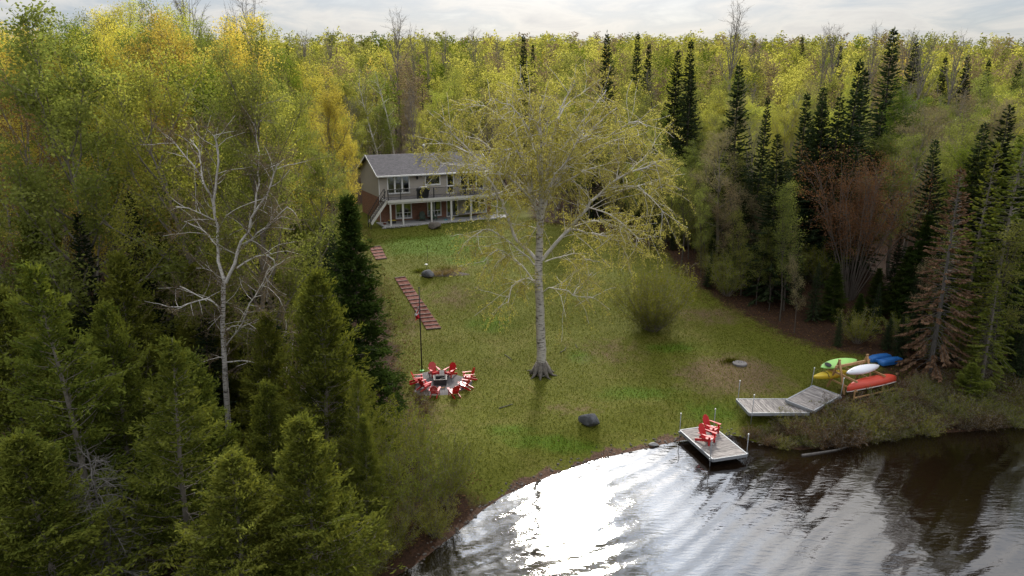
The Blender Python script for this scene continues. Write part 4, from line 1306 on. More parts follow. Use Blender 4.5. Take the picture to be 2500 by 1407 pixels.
def gen_broad(name, seed, H, base, R, leaf, nleaf, lsize, bark="bark", nprim=17, stems=1, ang=(62, 22), spread=.24, nsec=7, nter=4, shape=.55, droop=0.0, tr=.013):
    g = np.random.default_rng(seed)
    big, mid, fine = Wood(), Wood(), Wood()
    leaf_src = []
    for st in range(stems):
        lean = g.normal(0, .03, 3) if stems == 1 else np.array([math.cos(st * 2.4 + 1), math.sin(st * 2.4 + 1), 0]) * g.uniform(.12, .3)
        lean[2] = 0
        p0 = np.array([0, 0, -.35]) if stems == 1 else np.array([math.cos(st * 2.4) * .15, math.sin(st * 2.4) * .15, -.3])
        hh = H * (1 if st == 0 else g.uniform(.72, .98))
        tp = grow(g, p0, unit(np.array([0, 0, 1]) + lean), hh * .96, 12, (0, 0, .05), .045)
        r0 = H * tr
        big.line(tp, r0, r0 * .12)
        big.line([p0 - (0, 0, .1), tp[0] + (0, 0, .45)], r0 * 1.5, r0 * .95)
        npm = nprim if stems == 1 else max(7, nprim // stems + 2)
        for i in range(npm):
            t = base + (.985 - base) * ((i + g.uniform(.1, .9)) / npm)
            p, _ = along(tp, t)
            u = (t - base) / (1 - base)
            env = max(.16, math.sqrt(max(0, 1 - ((u - shape * .75) / (1.05 - shape * .3 if u > shape * .75 else shape * 1.25)) ** 2)))
            L = R * env * g.uniform(.75, 1.15) * (1 if stems == 1 else .62)
            an = rad(ang[0] + (ang[1] - ang[0]) * u + g.normal(0, 7)); az = i * 2.4 + g.uniform(-.5, .5) + st
            d = np.array([math.sin(an) * math.cos(az), math.sin(an) * math.sin(az), math.cos(an)])
            bp = grow(g, p, d, L * 1.12, 5, (0, 0, .10 - droop * .2), .10)
            rb = max(.022, r0 * .42 * (1 - .6 * u))
            mid.line(bp, rb, rb * .25)
            for j in range(nsec):
                tt = .25 + .75 * (j + g.uniform(0, 1)) / nsec
                q, dd = along(bp, min(tt, .999))
                d2 = unit(dd + g.normal(0, .55, 3) + (0, 0, .18 - droop * .5))
                L2 = L * g.uniform(.22, .45) * (1.15 - .5 * tt) + .3
                sp = grow(g, q, d2, L2, 3, (0, 0, .06 - droop * .35), .14)
                fine.line(sp, max(.011, rb * .3), .007)
                ct = g.uniform(0, 1)
                for k in range(nter):
                    q3, d3 = along(sp, g.uniform(.25, .999))
                    e = unit(d3 + g.normal(0, .7, 3) + (0, 0, -droop)); L3 = g.uniform(.25, .6) * (.6 + .1 * H / 3)
                    q4 = q3 + e * L3
                    fine.line([q3, q4], .008, .005)
                    leaf_src.append((q3, q4, ct, L3))
    if not nleaf:
        return finish(name, H, [(big, 8), (mid, 5), (fine, 3)], bark, None, None, None, None)
    S = len(leaf_src)
    a = np.array([q[0] for q in leaf_src]); b = np.array([q[1] for q in leaf_src]); ct = np.array([q[2] for q in leaf_src])
    pick = g.integers(0, S, nleaf); t = g.uniform(.1, 1.1, nleaf)[:, None]
    P = a[pick] + (b[pick] - a[pick]) * t + g.normal(0, spread, (nleaf, 3)) * (1, 1, .8)
    tint = np.repeat(np.clip(.55 * ct[pick] + .45 * g.random(nleaf), 0, 1), 4)
    V, F_ = leaf_cloud(g, P, lsize, flat=.3, droop=droop)
    return finish(name, H, [(big, 8), (mid, 5), (fine, 3)], bark, V, F_, tint, leaf)

def gen_spruce(name, seed, H, R, leaf="spruce_leaf", bare=.06, card=.30, dens=1.0, droopy=.25, bark="bark_dark", bareness=0.0, power=.85, spacing=.34):
    g = np.random.default_rng(seed)
    tr, br = Wood(), Wood()
    tp = grow(g, (0, 0, -.3), (0, 0, 1), H + .2, 14, (0, 0, .08), .015)
    tr.line(tp, H * .0125, .012)
    C, A, B, T = [], [], [], []
    z = bare * H
    while z < H * .985:
        u = z / H
        p, _ = along(tp, min(.999, (z + .3) / (H + .2)))
        nb = int(g.integers(5, 8))
        a0 = g.uniform(0, 6.28)
        for k in range(nb):
            L = R * ((1 - u) ** power) * g.uniform(.62, 1.12) * min(1, .55 + u * 5) + .10
            az = a0 + k * 6.283 / nb + g.normal(0, .2)
            el = rad(-16 + 44 * u + g.normal(0, 7))
            d = np.array([math.cos(az) * math.cos(el), math.sin(az) * math.cos(el), math.sin(el)])
            nsg = 4
            bp = grow(g, p + (0, 0, g.uniform(-.12, .12)), d, L, nsg, (0, 0, -.05 * droopy * 4 * (1 - u)), .05)
            bp[-1] = bp[-1] + (0, 0, L * .07)
            br.line(bp, .012 + .012 * (1 - u), .006)
            m = max(2, int(L / .17 * dens))
            tn = g.uniform(0, 1)
            for j in range(m):
                t = (.12 + .88 * (j + g.uniform(0, 1)) / m) if bareness == 0 else g.uniform(.45, 1)
                if g.random() < bareness: continue
                q, dd = along(bp, min(t, .999))
                side = np.array([-dd[1], dd[0], 0])
                for sgn in (-1, 1, 0):
                    e = unit(dd * .75 + side * sgn * g.uniform(.5, 1.0) + (0, 0, -g.uniform(.05, .5) * (1 if sgn else .6)))
                    ln = card * g.uniform(.6, 1.25) * (1.15 - .45 * t) * (1 - .35 * u)
                    C.append(q + e * ln * .55); A.append(e * ln * .62)
                    w = unit(np.cross(e, g.normal(size=3) + (0, 0, 1.0)))
                    B.append(w * ln * .26); T.append(.5 * tn + .5 * g.random())
        z += spacing * g.uniform(.75, 1.2) * (1.1 - .45 * u)
    p, _ = along(tp, .99)
    for k in range(10):
        e = unit(g.normal(size=3) * .5 + (0, 0, 1)); C.append(p + e * .1 + (0, 0, g.uniform(-.3, .25))); A.append(e * .16); B.append(unit(np.cross(e, g.normal(size=3))) * .05); T.append(.5)
    V, F_ = quad_cards(np.array(C), np.array(A), np.array(B))
    return finish(name, H, [(tr, 7), (br, 3)], bark, V, F_, np.repeat(np.array(T), 4), leaf)

def gen_cedar(name, seed, H, R, leaf="cedar_leaf", nbr=150, sprays=16, per=12, size=.17, bark="bark", bw=.022, shape=.8, low=.02, clump=.16, rise=.10):
    """arborvitae: each bough is a flattened up-curved plate of narrow sprays, with gaps between the plates"""
    g = np.random.default_rng(seed)
    tr, br = Wood(), Wood()
    tp = grow(g, (0, 0, -.3), (0, 0, 1), H + .1, 12, (0, 0, .06), .03)
    tr.line(tp, H * .014, .015)
    ph = g.uniform(0, 6.28, 6)
    Pc, D, T = [], [], []
    for i in range(nbr):
        u = low + (1 - low) * ((i + g.random()) / nbr) ** .95
        p, _ = along(tp, min(.995, u * .98))
        az = i * 2.399 + g.normal(0, .4)
        lump = 1 + .15 * math.sin(2 * az + ph[0] + u * 5) + .13 * math.sin(3 * az + ph[1] - u * 11) + .10 * math.sin(az + ph[2] + u * 17)
        r = R * (1 - u) ** shape * (min(1, .75 + 1.6 * u)) * lump + .10
        L = r * g.uniform(.62, 1.22)
        el = rad(-18 + 62 * u + g.normal(0, 9))
        d = np.array([math.cos(az) * math.cos(el), math.sin(az) * math.cos(el), math.sin(el)])
        bp = grow(g, p, d, L, 6, (0, 0, rise), .07)
        br.line(bp, bw * (1.2 - u * .7), bw * .22)
        tn = g.uniform(0, 1)
        side = unit(np.array([-d[1], d[0], 0.0])); 
        ns = max(5, int(sprays * (L / R) ** .9 * 1.15))
        for j in range(ns):
            t = 1 - .78 * (g.random() ** 1.25)
            q, dd = along(bp, min(t, .999))
            sw = g.normal(0, 1) * (.07 + .20 * L * (1 - abs(t - .6)))
            ctr = q + side * sw + dd * abs(sw) * .55 + np.array([0, 0, g.normal(.02, .05) - abs(sw) * .22])
            ax = unit(dd * 1.0 + side * np.sign(sw) * .55 + g.normal(0, .25, 3))
            if g.random() < .45: br.line([q, ctr], bw * .26, bw * .14)
            K = per
            off = g.normal(0, 1, (K, 1)) * side * clump * .8 + g.normal(0, clump * .38, (K, 3)) + ax * g.uniform(-.10, .26, (K, 1))
            Pc.append(ctr + off); D.append(ax + g.normal(0, .38, (K, 3)) + (0, 0, -.12))
            T.append(np.clip(.35 * tn + .50 * (t - .22) / .78 + .35 * (g.random(K) - .35), 0, 1))
    P = np.concatenate(Pc); Dn = unit(np.concatenate(D)); n = len(P)
    b = unit(np.cross(Dn, np.array([0, 0, 1.0]) + g.normal(0, .7, (n, 3))))
    s = size * g.uniform(.6, 1.35, n)[:, None]
    V, F_ = quad_cards(P, Dn * s * .62, b * s * .21)
    return finish(name, H, [(tr, 7), (br, 3)], bark, V, F_, np.repeat(np.concatenate(T), 4), leaf)

def gen_shrub(name, seed, H, R, leaf, nstem=26, nleaf=5000, lsize=.08, bark="bark", fan=50, rad0=.018, lo=.3, spread=.10):
    g = np.random.default_rng(seed)
    st, fn = Wood(), Wood()
    src = []
    for i in range(nstem):
        az = i * 2.399; an = rad(fan) * math.sqrt((i + .5) / nstem) * g.uniform(.8, 1.15)
        d = np.array([math.sin(an) * math.cos(az), math.sin(an) * math.sin(az), math.cos(an)])
        L = H * g.uniform(.75, 1.08) / max(.55, math.cos(an) ** .6)
        L = min(L, R / max(.05, math.sin(an)) * 1.05)
        p0 = np.array([math.cos(az), math.sin(az), 0]) * R * .10 * math.sqrt((i + .5) / nstem) - (0, 0, .15)
        bp = grow(g, p0, d, L, 6, (0, 0, .04), .07)
        st.line(bp, rad0, rad0 * .3)
        for j in range(9):
            t = lo + (1 - lo) * (j + g.random()) / 9
            q, dd = along(bp, min(t, .999))
            e = unit(dd + g.normal(0, .5, 3)); L2 = g.uniform(.18, .42) * L * .5
            sp = grow(g, q, e, L2, 2, (0, 0, .08), .12)
            fn.line(sp, rad0 * .4, .004)
            src.append((sp[0], sp[-1], g.random()))
            for _ in range(3):
                q3, d3 = along(sp, g.uniform(.2, .99)); q4 = q3 + unit(d3 + g.normal(0, .6, 3)) * L2 * .4
                fn.line([q3, q4], .006, .003); src.append((q3, q4, g.random()))
    a = np.array([q[0] for q in src]); b = np.array([q[1] for q in src]); ct = np.array([q[2] for q in src])
    pick = g.integers(0, len(src), nleaf)
    P = a[pick] + (b[pick] - a[pick]) * g.uniform(.1, 1.1, (nleaf, 1)) + g.normal(0, spread, (nleaf, 3))
    k = P[:, 2] > .04
    P = P[k]; pick = pick[k]
    V, F_ = leaf_cloud(g, P, lsize, flat=.2)
    return finish(name, H, [(st, 5), (fn, 3)], bark, V, F_, np.repeat(.5 * ct[pick] + .5 * g.random(len(P)), 4), leaf)

def plant(proto, name, label, cat, x, y, h, rz=None, group=None, wide=1.0, z=None, crown_name="crown", lean=(0, 0), trunk_name="trunk"):
    t = thing(name, label, cat, (x, y, hz(x, y) if z is None else z), random.uniform(0, 6.28) if rz is None else rz, group)
    s = h / proto.h
    t.scale = (s * wide, s * wide, s)
    t.rotation_euler = (lean[0], lean[1], t.rotation_euler[2])
    link(trunk_name, proto.trunk, t)
    if proto.crown: link(crown_name, proto.crown, t)
    return t
TAKEN = []
def by_top(proto, name, label, cat, px, py, Y, wide=1.0, group=None, **kw):
    """tree whose tip shows at (px, py) and which stands Y metres ahead"""
    P = at_y(px, py, Y)
    b = hz(P[0], P[1])
    TAKEN.append((P[0], P[1]))
    return plant(proto, name, label, cat, P[0], P[1], P[2] - b, group=group, wide=wide / max(.3, (P[2] - b) / proto.h) if kw.pop("abs_w", False) else wide, **kw)

# ---------------------------------------------------------------- prototypes
PB = {}
M["bark_fan"] = simple("bark_brown_grey", (.15, .12, .095), .9, noise=.4, nscale=9)
kinds = [("lime", 3), ("yellow", 3), ("olive", 3), ("green", 2), ("tan", 2), ("rust", 1)]
sd = 100
for kd, cnt in kinds:
    for i in range(cnt):
        sd += 1
        PB.setdefault(kd, []).append(gen_broad("broad_" + kd, sd, 15.0, .26 + .05 * (i % 2), 3.3 + .4 * (i % 3), kd, 25000 if kd not in ("tan", "rust") else 14000, .108 if kd not in ("tan", "rust") else .10, bark="bark" if kd != "green" else "bark_dark", nprim=19, spread=.27))
P_bare = [gen_broad("bare", 140 + i, 15.0, .42, 3.0, None, 0, 0, bark="bark", nprim=20, ang=(48, 14), nsec=8, nter=6) for i in range(2)]
P_maple = gen_broad("maple_near", 151, 12.0, .18, 3.2, "olive", 34000, .12, bark="bark", nprim=24, ang=(75, 25), spread=.2)
P_pole = [gen_broad("pole_sapling", 160 + i, 11.0, .30, 1.7, "olive" if i else "tan", 4200, .11, bark="bark_dark", nprim=14, ang=(55, 20), nsec=5, nter=3, spread=.22, tr=.008) for i in range(3)]
P_spruce = [gen_spruce("spruce", 170 + i, 14.0, 2.3 + .25 * i, dens=1.5, card=.32, spacing=.30) for i in range(3)]
P_spruce_near = gen_spruce("spruce_near", 180, 14.0, 2.9, card=.32, dens=1.6, leaf="spruce_leaf", spacing=.30)
P_scraggly = [gen_spruce("scraggly_fir", 183 + i, 14.0, 2.7, card=.34, dens=1.6, leaf="cedar_leaf", bareness=.12, droopy=.6, bark="bark", spacing=.33) for i in range(2)]
P_fir = gen_cedar("dark_fir", 190, 12.0, 2.0, leaf="fir_leaf", nbr=260, sprays=20, per=13, size=.16, bark="bark_dark", shape=1.0, clump=.13, rise=.02)
P_dead_red = gen_spruce("dead_spruce", 193, 13.0, 2.6, leaf="dead_red", card=.27, dens=1.7, bareness=.02, droopy=.8, bark="bark_dead", spacing=.30)
def gen_dead(name, seed, H, R):
    g = np.random.default_rng(seed); tr, br, fn = Wood(), Wood(), Wood()
    tp = grow(g, (0, 0, -.3), (0, 0, 1), H, 10, (0, 0, .05), .03); tr.line(tp, H * .013, .02)
    for i in range(95):
        u = .04 + .92 * i / 95
        p, _ = along(tp, u); az = i * 2.4; el = rad(-8 + 25 * u)
        bp = grow(g, p, (math.cos(az) * math.cos(el), math.sin(az) * math.cos(el), math.sin(el)), R * (1 - u) ** .5 * g.uniform(.6, 1.15) + .2, 6, (0, 0, -.10), .10)
        br.line(bp, .02, .008)
        for k in range(14):
            q, dd = along(bp, .2 + .79 * g.random()); sp = grow(g, q, unit(dd * .6 + g.normal(0, .6, 3) + (0, 0, -.2)), g.uniform(.2, .6), 3, (0, 0, .1), .25); fn.line(sp, .007, .004)
    return finish(name, H, [(tr, 7), (br, 4), (fn, 3)], "bark_dead", None, None, None, None)
P_dead_grey = gen_dead("dead_conifer", 195, 7.0, 2.3)
P_cedar = [gen_cedar("cedar", 200 + i, 10.0, 2.7 + .25 * i, shape=.72, nbr=190, sprays=26, per=13, size=.145) for i in range(3)]
P_cedar_open = [gen_cedar("cedar_open", 210 + i, 11.0, 3.1, shape=.9, nbr=130, sprays=24, per=12, size=.145, bw=.026, rise=.06) for i in range(2)]
P_bush = gen_shrub("round_bush", 220, 4.6, 2.6, "alder_leaf", nstem=70, nleaf=26000, lsize=.08, fan=50, rad0=.016, lo=.12)
P_fan = gen_shrub("fan_tree", 222, 10.5, 3.3, "rust", nstem=34, nleaf=26000, lsize=.10, fan=21, rad0=.048, bark="bark_fan", lo=.45, spread=.25)
P_alder = [gen_shrub("alder", 224 + i, 3.6, 1.7, "alder_leaf", nstem=30, nleaf=9500, lsize=.075, fan=40, rad0=.014, lo=.2) for i in range(2)]
P_low = [gen_shrub("low_shrub", 230 + i, 1.25, .95, "shrub_leaf" if i % 2 == 0 else "shrub_brown", nstem=34, nleaf=3200, lsize=.06, fan=62, rad0=.008, lo=.15, spread=.07) for i in range(4)]
# ---------------------------------------------------------------- the two white birches: main limbs laid out one by one
def smooth_path(pts, g, step=.45, jit=.03):
    pts = [np.array(p, float) for p in pts]
    out = []
    n = len(pts)
    for i in range(n - 1):
        p0, p1, p2, p3 = pts[max(i - 1, 0)], pts[i], pts[i + 1], pts[min(i + 2, n - 1)]
        m = max(2, int(np.linalg.norm(p2 - p1) / step))
        for k in range(m):
            t = k / m
            q = .5 * ((2 * p1) + (-p0 + p2) * t + (2 * p0 - 5 * p1 + 4 * p2 - p3) * t * t + (-p0 + 3 * p1 - 3 * p2 + p3) * t ** 3)
            out.append(q + (g.normal(0, jit, 3) if 0 < len(out) else 0))
    out.append(pts[-1])
    return out
def limb_birch(name, label, base_px, Y, trunk, limbs, seed, leaf, nleaf, lsize, weep, rtrunk, dens=1.0, sub=(.9, 2.6), nst=3, extra=1.0, fork=.62, thin=1.0):
    g = np.random.default_rng(seed)
    b = at_y(*base_px, Y)
    b[2] = hz(b[0], b[1])
    TAKEN.append((b[0], b[1]))
    big, lim, mid, fine = Wood(), Wood(), Wood(), Wood()
    def loc(px, py, dy=0.0): return at_y(px, py, Y + dy) - b
    tpts = smooth_path([np.array([0, 0, -.3])] + [loc(px, py) for px, py in trunk], g, .5, .015)
    kf = int(len(tpts) * fork)
    big.line(tpts[:kf + 1], rtrunk, rtrunk * .62)
    if kf < len(tpts) - 1: big.line(tpts[kf:], rtrunk * .55, .03)
    src, allp, lims = [], [], []
    allp.append((tpts[int(len(tpts) * .45):], rtrunk * .5))
    for (r, dy, pxs) in limbs:
        r = r * thin
        n = len(pxs)
        pts = [loc(px, py, dy * i / (n - 1)) for i, (px, py) in enumerate(pxs)]
        sp = smooth_path(pts, g, .4, .035)
        lw = Wood(); lw.line(sp, r, max(.02, r * .28)); lims.append(lw)
        allp.append((sp, r))
    for sp, r in allp:
        Ltot = sum(np.linalg.norm(sp[i + 1] - sp[i]) for i in range(len(sp) - 1))
        nsub = max(3, int(Ltot * 2.1 * dens))
        for k in range(nsub):
            t = .18 + .82 * (k + g.random()) / nsub
            q, dd = along(sp, min(t, .999))
            d2 = unit(dd * .7 + g.normal(0, .75, 3) + (0, 0, .15))
            L2 = g.uniform(*sub) * (1.2 - .5 * t)
            bp = grow(g, q, d2, L2, 5, (0, 0, -.07 * weep), .14)
            mid.line(bp, max(.014, r * .22), .008)
            ct = g.random()
            for j in range(int(nst * 2.2 * extra)):
                q3, d3 = along(bp, g.uniform(.2, .999))
                e = unit(d3 * .6 + g.normal(0, .55, 3) + (0, 0, .1))
                L3 = g.uniform(.5, 1.15)
                tw = grow(g, q3, e, L3, 4, (0, 0, -.30 * weep), .12)
                fine.line(tw, .007, .004)
                src.append((tw, ct))
    S = len(src)
    pick = g.integers(0, S, nleaf)
    T = np.array([np.stack(s[0]) for s in src])      # (S,5,3)
    ct = np.array([s[1] for s in src])
    f = g.uniform(0.1, 3.999, nleaf); i0 = f.astype(int); fr = (f - i0)[:, None]
    P = T[pick, i0] * (1 - fr) + T[pick, i0 + 1] * fr + g.normal(0, .055, (nleaf, 3)) + (0, 0, -.02)
    V, F_ = leaf_cloud(g, P, lsize, flat=.2, droop=.35 * weep)
    t = thing(name, label, "birch tree", b)
    V2, F2 = join_wood([(big, 12)])
    link("trunk", np_mesh("birch_trunk", V2, F2, M["birch"], smooth=True), t)
    for lw in lims:
        V2, F2 = join_wood([(lw, 7)])
        link("limb", np_mesh("birch_limb", V2, F2, M["birch_limb"], smooth=True), t)
    V2, F2 = join_wood([(mid, 4)])
    link("branches", np_mesh("birch_branches", V2, F2, M["birch_limb"]), t)
    V2, F2 = join_wood([(fine, 3)])
    link("twigs", np_mesh("birch_twigs", V2, F2, M["birch_twig"]), t)
    link("crown", np_mesh("birch_crown", V, F_, M[leaf], np.repeat(.5 * ct[pick] + .5 * g.random(nleaf), 4)), t)
    return t, b
BIRCH_Y = 39.9
big_birch, BB = limb_birch("birch_tree", "big spreading weeping birch with gold green leaves alone on the lawn", (1322, 900), BIRCH_Y,
    [(1322, 880), (1321, 830), (1319, 760), (1315, 680), (1317, 600), (1320, 530), (1321, 470), (1321, 400), (1320, 330), (1318, 262)],
    [(.15, 1.0, [(1320, 540), (1329, 480), (1345, 374), (1361, 291), (1399, 213)]),
     (.13, -1.6, [(1316, 560), (1299, 457), (1277, 391), (1249, 363), (1214, 376)]),
     (.12, 1.2, [(1314, 540), (1297, 470), (1272, 357), (1244, 280), (1235, 230)]),
     (.17, 1.8, [(1322, 530), (1345, 470), (1377, 413), (1421, 346), (1466, 296), (1506, 264)]),
     (.08, -.8, [(1352, 460), (1385, 440), (1421, 418), (1480, 402)]),
     (.16, -1.8, [(1318, 640), (1350, 600), (1391, 560), (1443, 496), (1488, 452), (1532, 424), (1604, 399)]),
     (.09, 1.5, [(1391, 560), (1432, 568), (1488, 579), (1524, 604)]),
     (.07, -2.4, [(1488, 452), (1540, 455), (1585, 480), (1620, 520)]),
     (.07, 1.5, [(1532, 424), (1575, 380), (1600, 340)]),
     (.15, 1.2, [(1316, 640), (1262, 585), (1238, 523), (1216, 474), (1188, 424), (1150, 374), (1089, 313)]),
     (.07, -1.5, [(1192, 440), (1165, 425), (1122, 402), (1075, 398)]),
     (.08, 2.2, [(1216, 474), (1250, 450), (1290, 470)]),
     (.07, -2.8, [(1312, 650), (1245, 595), (1190, 560), (1150, 580)]),
     (.06, -2.2, [(1310, 690), (1262, 640), (1215, 610), (1180, 640)]),
     (.06, -2.4, [(1315, 700), (1290, 680), (1250, 700), (1240, 740)]),
     (.05, -2.5, [(1318, 720), (1350, 700), (1400, 720), (1448, 728)]),
     (.05, 1.5, [(1400, 720), (1425, 690), (1445, 665)]),
     (.10, 3.2, [(1320, 480), (1400, 400), (1480, 350), (1560, 330)]),
     (.10, 3.4, [(1318, 500), (1260, 430), (1180, 350), (1130, 330)]),
     (.10, -3.4, [(1321, 500), (1350, 440), (1390, 380), (1420, 330)]),
     (.10, -3.2, [(1319, 520), (1280, 470), (1240, 430), (1180, 410)]),
     (.07, 2.8, [(1330, 420), (1400, 330), (1450, 260), (1480, 220)]), (.07, -2.8, [(1321, 440), (1300, 340), (1260, 270), (1200, 240)]), (.06, 2.6, [(1240, 300), (1180, 260), (1120, 270)]),
     (.06, -2.6, [(1480, 340), (1540, 300), (1580, 310)]), (.06, 3.0, [(1500, 470), (1570, 450), (1640, 430)]), (.06, 2.0, [(1391, 560), (1450, 540), (1540, 560), (1600, 580)]), (.06, -2.8, [(1420, 500), (1500, 530), (1560, 590)]),
     (.05, 2.0, [(1330, 640), (1400, 620), (1450, 640)]), (.05, 2.4, [(1150, 374), (1100, 350), (1050, 350)]),
     (.07, 1.8, [(1361, 291), (1390, 250), (1440, 215)]), (.07, -1.2, [(1320, 330), (1290, 250), (1275, 210)])],
    31, "birch_leaf", 105000, .082, 1.0, .30, dens=1.9, sub=(1.0, 3.2), nst=3, thin=.72)
# flared root foot with a few surface roots
mb = MB()
for k in range(9):
    a = k * .7 + .2; r1 = random.uniform(.7, 1.2)
    pts = [(math.cos(a) * .16, math.sin(a) * .16, .80)]
    for q in (.45, .7, r1):
        x, y = math.cos(a + q * .25) * q, math.sin(a + q * .25) * q
        pts.append((x, y, hz(BB[0] + x, BB[1] + y) - BB[2] + (.28 if q < .5 else .05 if q < .8 else -.04)))
    mb.tube(pts, [.17, .15, .07, .02], 7)
mb.build("root_flare", M["root"], big_birch, smooth=True)
limb_birch("birch_tree", "tall white birch with nearly bare forked limbs rising out of the cedars", (556, 1090), 29.5,
    [(556, 1020), (550, 930), (546, 860), (543, 790), (545, 730), (549, 680)],
    [(.12, .8, [(549, 690), (534, 640), (530, 560), (522, 500), (505, 460), (470, 400), (412, 340)]),
     (.09, -.6, [(524, 520), (526, 460), (533, 400), (530, 350), (524, 330)]),
     (.06, .8, [(497, 450), (488, 400), (486, 370), (464, 340)]),
     (.12, -.8, [(552, 690), (575, 640), (592, 590), (615, 535), (650, 480), (672, 425), (678, 400)]),
     (.07, .9, [(620, 525), (628, 470), (636, 420), (618, 300)]),
     (.07, -1.2, [(595, 600), (630, 570), (665, 540), (702, 505)]),
     (.06, 1.0, [(578, 655), (620, 630), (650, 622), (670, 650), (640, 700)]),
     (.06, -.9, [(545, 760), (520, 735), (480, 735), (440, 748), (395, 745)]),
     (.04, .5, [(505, 735), (470, 715), (440, 700)]),
     (.055, 1.3, [(545, 815), (565, 795), (600, 800), (640, 820), (676, 835), (698, 810)]),
     (.05, -1.0, [(548, 850), (590, 790), (610, 740), (640, 690), (660, 650)]),
     (.05, -1.4, [(547, 885), (590, 882), (640, 895), (680, 918), (720, 910), (762, 912)]),
     (.035, -1.0, [(680, 918), (705, 945), (755, 948)]),
     (.045, 1.0, [(547, 700), (520, 665), (480, 655)]), (.045, 1.2, [(530, 600), (490, 560), (450, 540)]), (.045, -1.2, [(527, 540), (490, 520), (430, 505)])],
    33, "tan", 24000, .065, .15, .14, dens=1.5, sub=(.6, 2.0), nst=4, fork=1.0, thin=.62)

# ---------------------------------------------------------------- trees placed one by one
cz = "cedar tree"; sz_ = "spruce tree"; bz = "broadleaf tree"; dz = "dead tree"
by_top(P_cedar[0], "cedar_tree", "broad dense cedar at the shore with rounded yellow green top", cz, 742, 1012, 19.5, wide=1.05)
by_top(P_cedar_open[0], "cedar_tree", "open cedar with long pale twigs standing in front of the white birch", cz, 392, 815, 20.5, wide=.98)
by_top(P_cedar_open[1], "cedar_tree", "tall thin topped cedar beside the leaning dead conifer", cz, 120, 622, 22.5, wide=.95)
by_top(P_cedar[1], "cedar_tree", "full round cedar between the white birch and the dark fir", cz, 760, 655, 27.0, wide=.84)
by_top(P_fir, "fir_tree", "narrow dark fir at the lawn edge below the timber steps", "fir tree", 868, 470, 33.0, wide=1.05)
by_top(P_cedar[2], "cedar_tree", "green cedar filling the gap behind the shore cedars", cz, 560, 700, 32.5, wide=.7)
by_top(P_cedar[0], "cedar_tree", "cedar just behind the white birch trunk", cz, 640, 760, 28.5, wide=.8)
by_top(P_spruce[0], "spruce_tree", "slim dark spruce uphill of the thin topped cedar", sz_, 302, 478, 33, wide=.95)
by_top(P_spruce[1], "spruce_tree", "dark spruce partner of the slim one uphill of the cedars", sz_, 188, 520, 32, wide=.9)
by_top(P_spruce[2], "spruce_tree", "small dark spruce tucked behind the narrow fir", sz_, 812, 560, 40, wide=.9)
by_top(P_cedar[1], "cedar_tree", "leafy cedar at the far shore end of the cedar row", cz, -30, 700, 24, wide=.9)
by_top(P_cedar[2], "cedar_tree", "low cedar at the foot of the shore between bigger cedars", cz, 540, 1120, 18.5, wide=1.15)
by_top(P_cedar[0], "cedar_tree", "low cedar under the dead conifer by the water", cz, 60, 1050, 18, wide=1.2)
by_top(P_cedar_open[0], "cedar_tree", "cedar sapling leaning over the dark gap behind the shore cedar", cz, 865, 900, 25, wide=.75)
by_top(P_dead_grey, "dead_conifer", "leafless grey conifer with drooping bare boughs by the water", dz, 225, 1075, 19.2, wide=.95)
by_top(P_maple, "maple_tree", "pale olive leafing maple rising above the slim spruces", bz, 205, 235, 33.5, wide=1.05)
by_top(PB["rust"][0], "maple_tree", "orange budded maple towering behind the cedar row", bz, 45, 250, 36, wide=.8)
by_top(PB["yellow"][0], "aspen_tree", "bright yellow aspen leaning towards the house gable", bz, 790, 235, 58, wide=.95)
by_top(PB["yellow"][1], "aspen_tree", "shorter yellow leaved aspen beside the deck stairs", bz, 846, 362, 63, wide=.55)
by_top(PB["olive"][1], "maple_tree", "olive tree hiding the upper timber steps", bz, 838, 470, 52, wide=.55)
for px, py, Y, w, k, lb in ((480, 640, 32, .8, 0, "mid height cedar behind the white birch limbs"), (300, 610, 28.5, .85, 1, "cedar between the slim spruces and the open cedar"), (395, 560, 35, .75, 2, "tall cedar uphill of the open twiggy cedar"),
                         (655, 600, 37, .7, 0, "cedar uphill of the full round cedar"), (60, 500, 33, .8, 1, "tall cedar below the orange budded maple"), (705, 540, 42, .65, 2, "cedar in the shade below the yellow aspens"),
                         (470, 850, 24, .9, 1, "cedar filling the gap beside the white birch trunk"), (250, 740, 24.5, .8, 2, "cedar behind the drooping dead boughs"), (640, 930, 23, .85, 0, "cedar at the foot of the white birch"), (880, 1010, 24, .6, 1, "small cedar by the shore alders")):
    by_top(P_cedar[k], "cedar_tree", lb, cz, px, py, Y, wide=w)
# right hand wood edge
for px, py, Y, w, lb in ((2045, 640, 47.5, 1.5, "dark low fir hiding the stems of the rusty fan shaped tree"), (2150, 655, 47.5, 1.5, "dark low fir on the pedal boat side of the rusty tree"), (2100, 715, 46.0, 1.6, "lowest dark fir at the foot of the rusty tree"),
                         (2215, 600, 48.0, 1.3, "dark fir between the rusty tree and the dead spruce"), (2270, 520, 47.0, 1.1, "tall dark fir behind the pedal boat")):
    by_top(P_fir, "fir_tree", lb, "fir tree", px, py, Y, wide=w)
for px, py, Y, w, lb in ((2300, 340, 49, 1.0, "dark spruce right behind the red brown dead one"), (2385, 300, 47.5, 1.0, "dark spruce filling the back of the marshy bank"), (2460, 255, 46, 1.0, "tallest dark spruce above the marshy bank"), (2550, 270, 44, 1.0, "dark spruce past the end of the marshy bank")):
    by_top(P_spruce_near, "spruce_tree", lb, sz_, px, py, Y, wide=w)
by_top(P_spruce_near, "spruce_tree", "tall spruce with a bare lower trunk at the lawn edge uphill of the mound", sz_, 1918, 328, 49.5, wide=1.05)
by_top(P_spruce_near, "spruce_tree", "broad dark spruce behind the rusty fan shaped tree", sz_, 2030, 245, 54, wide=1.15)
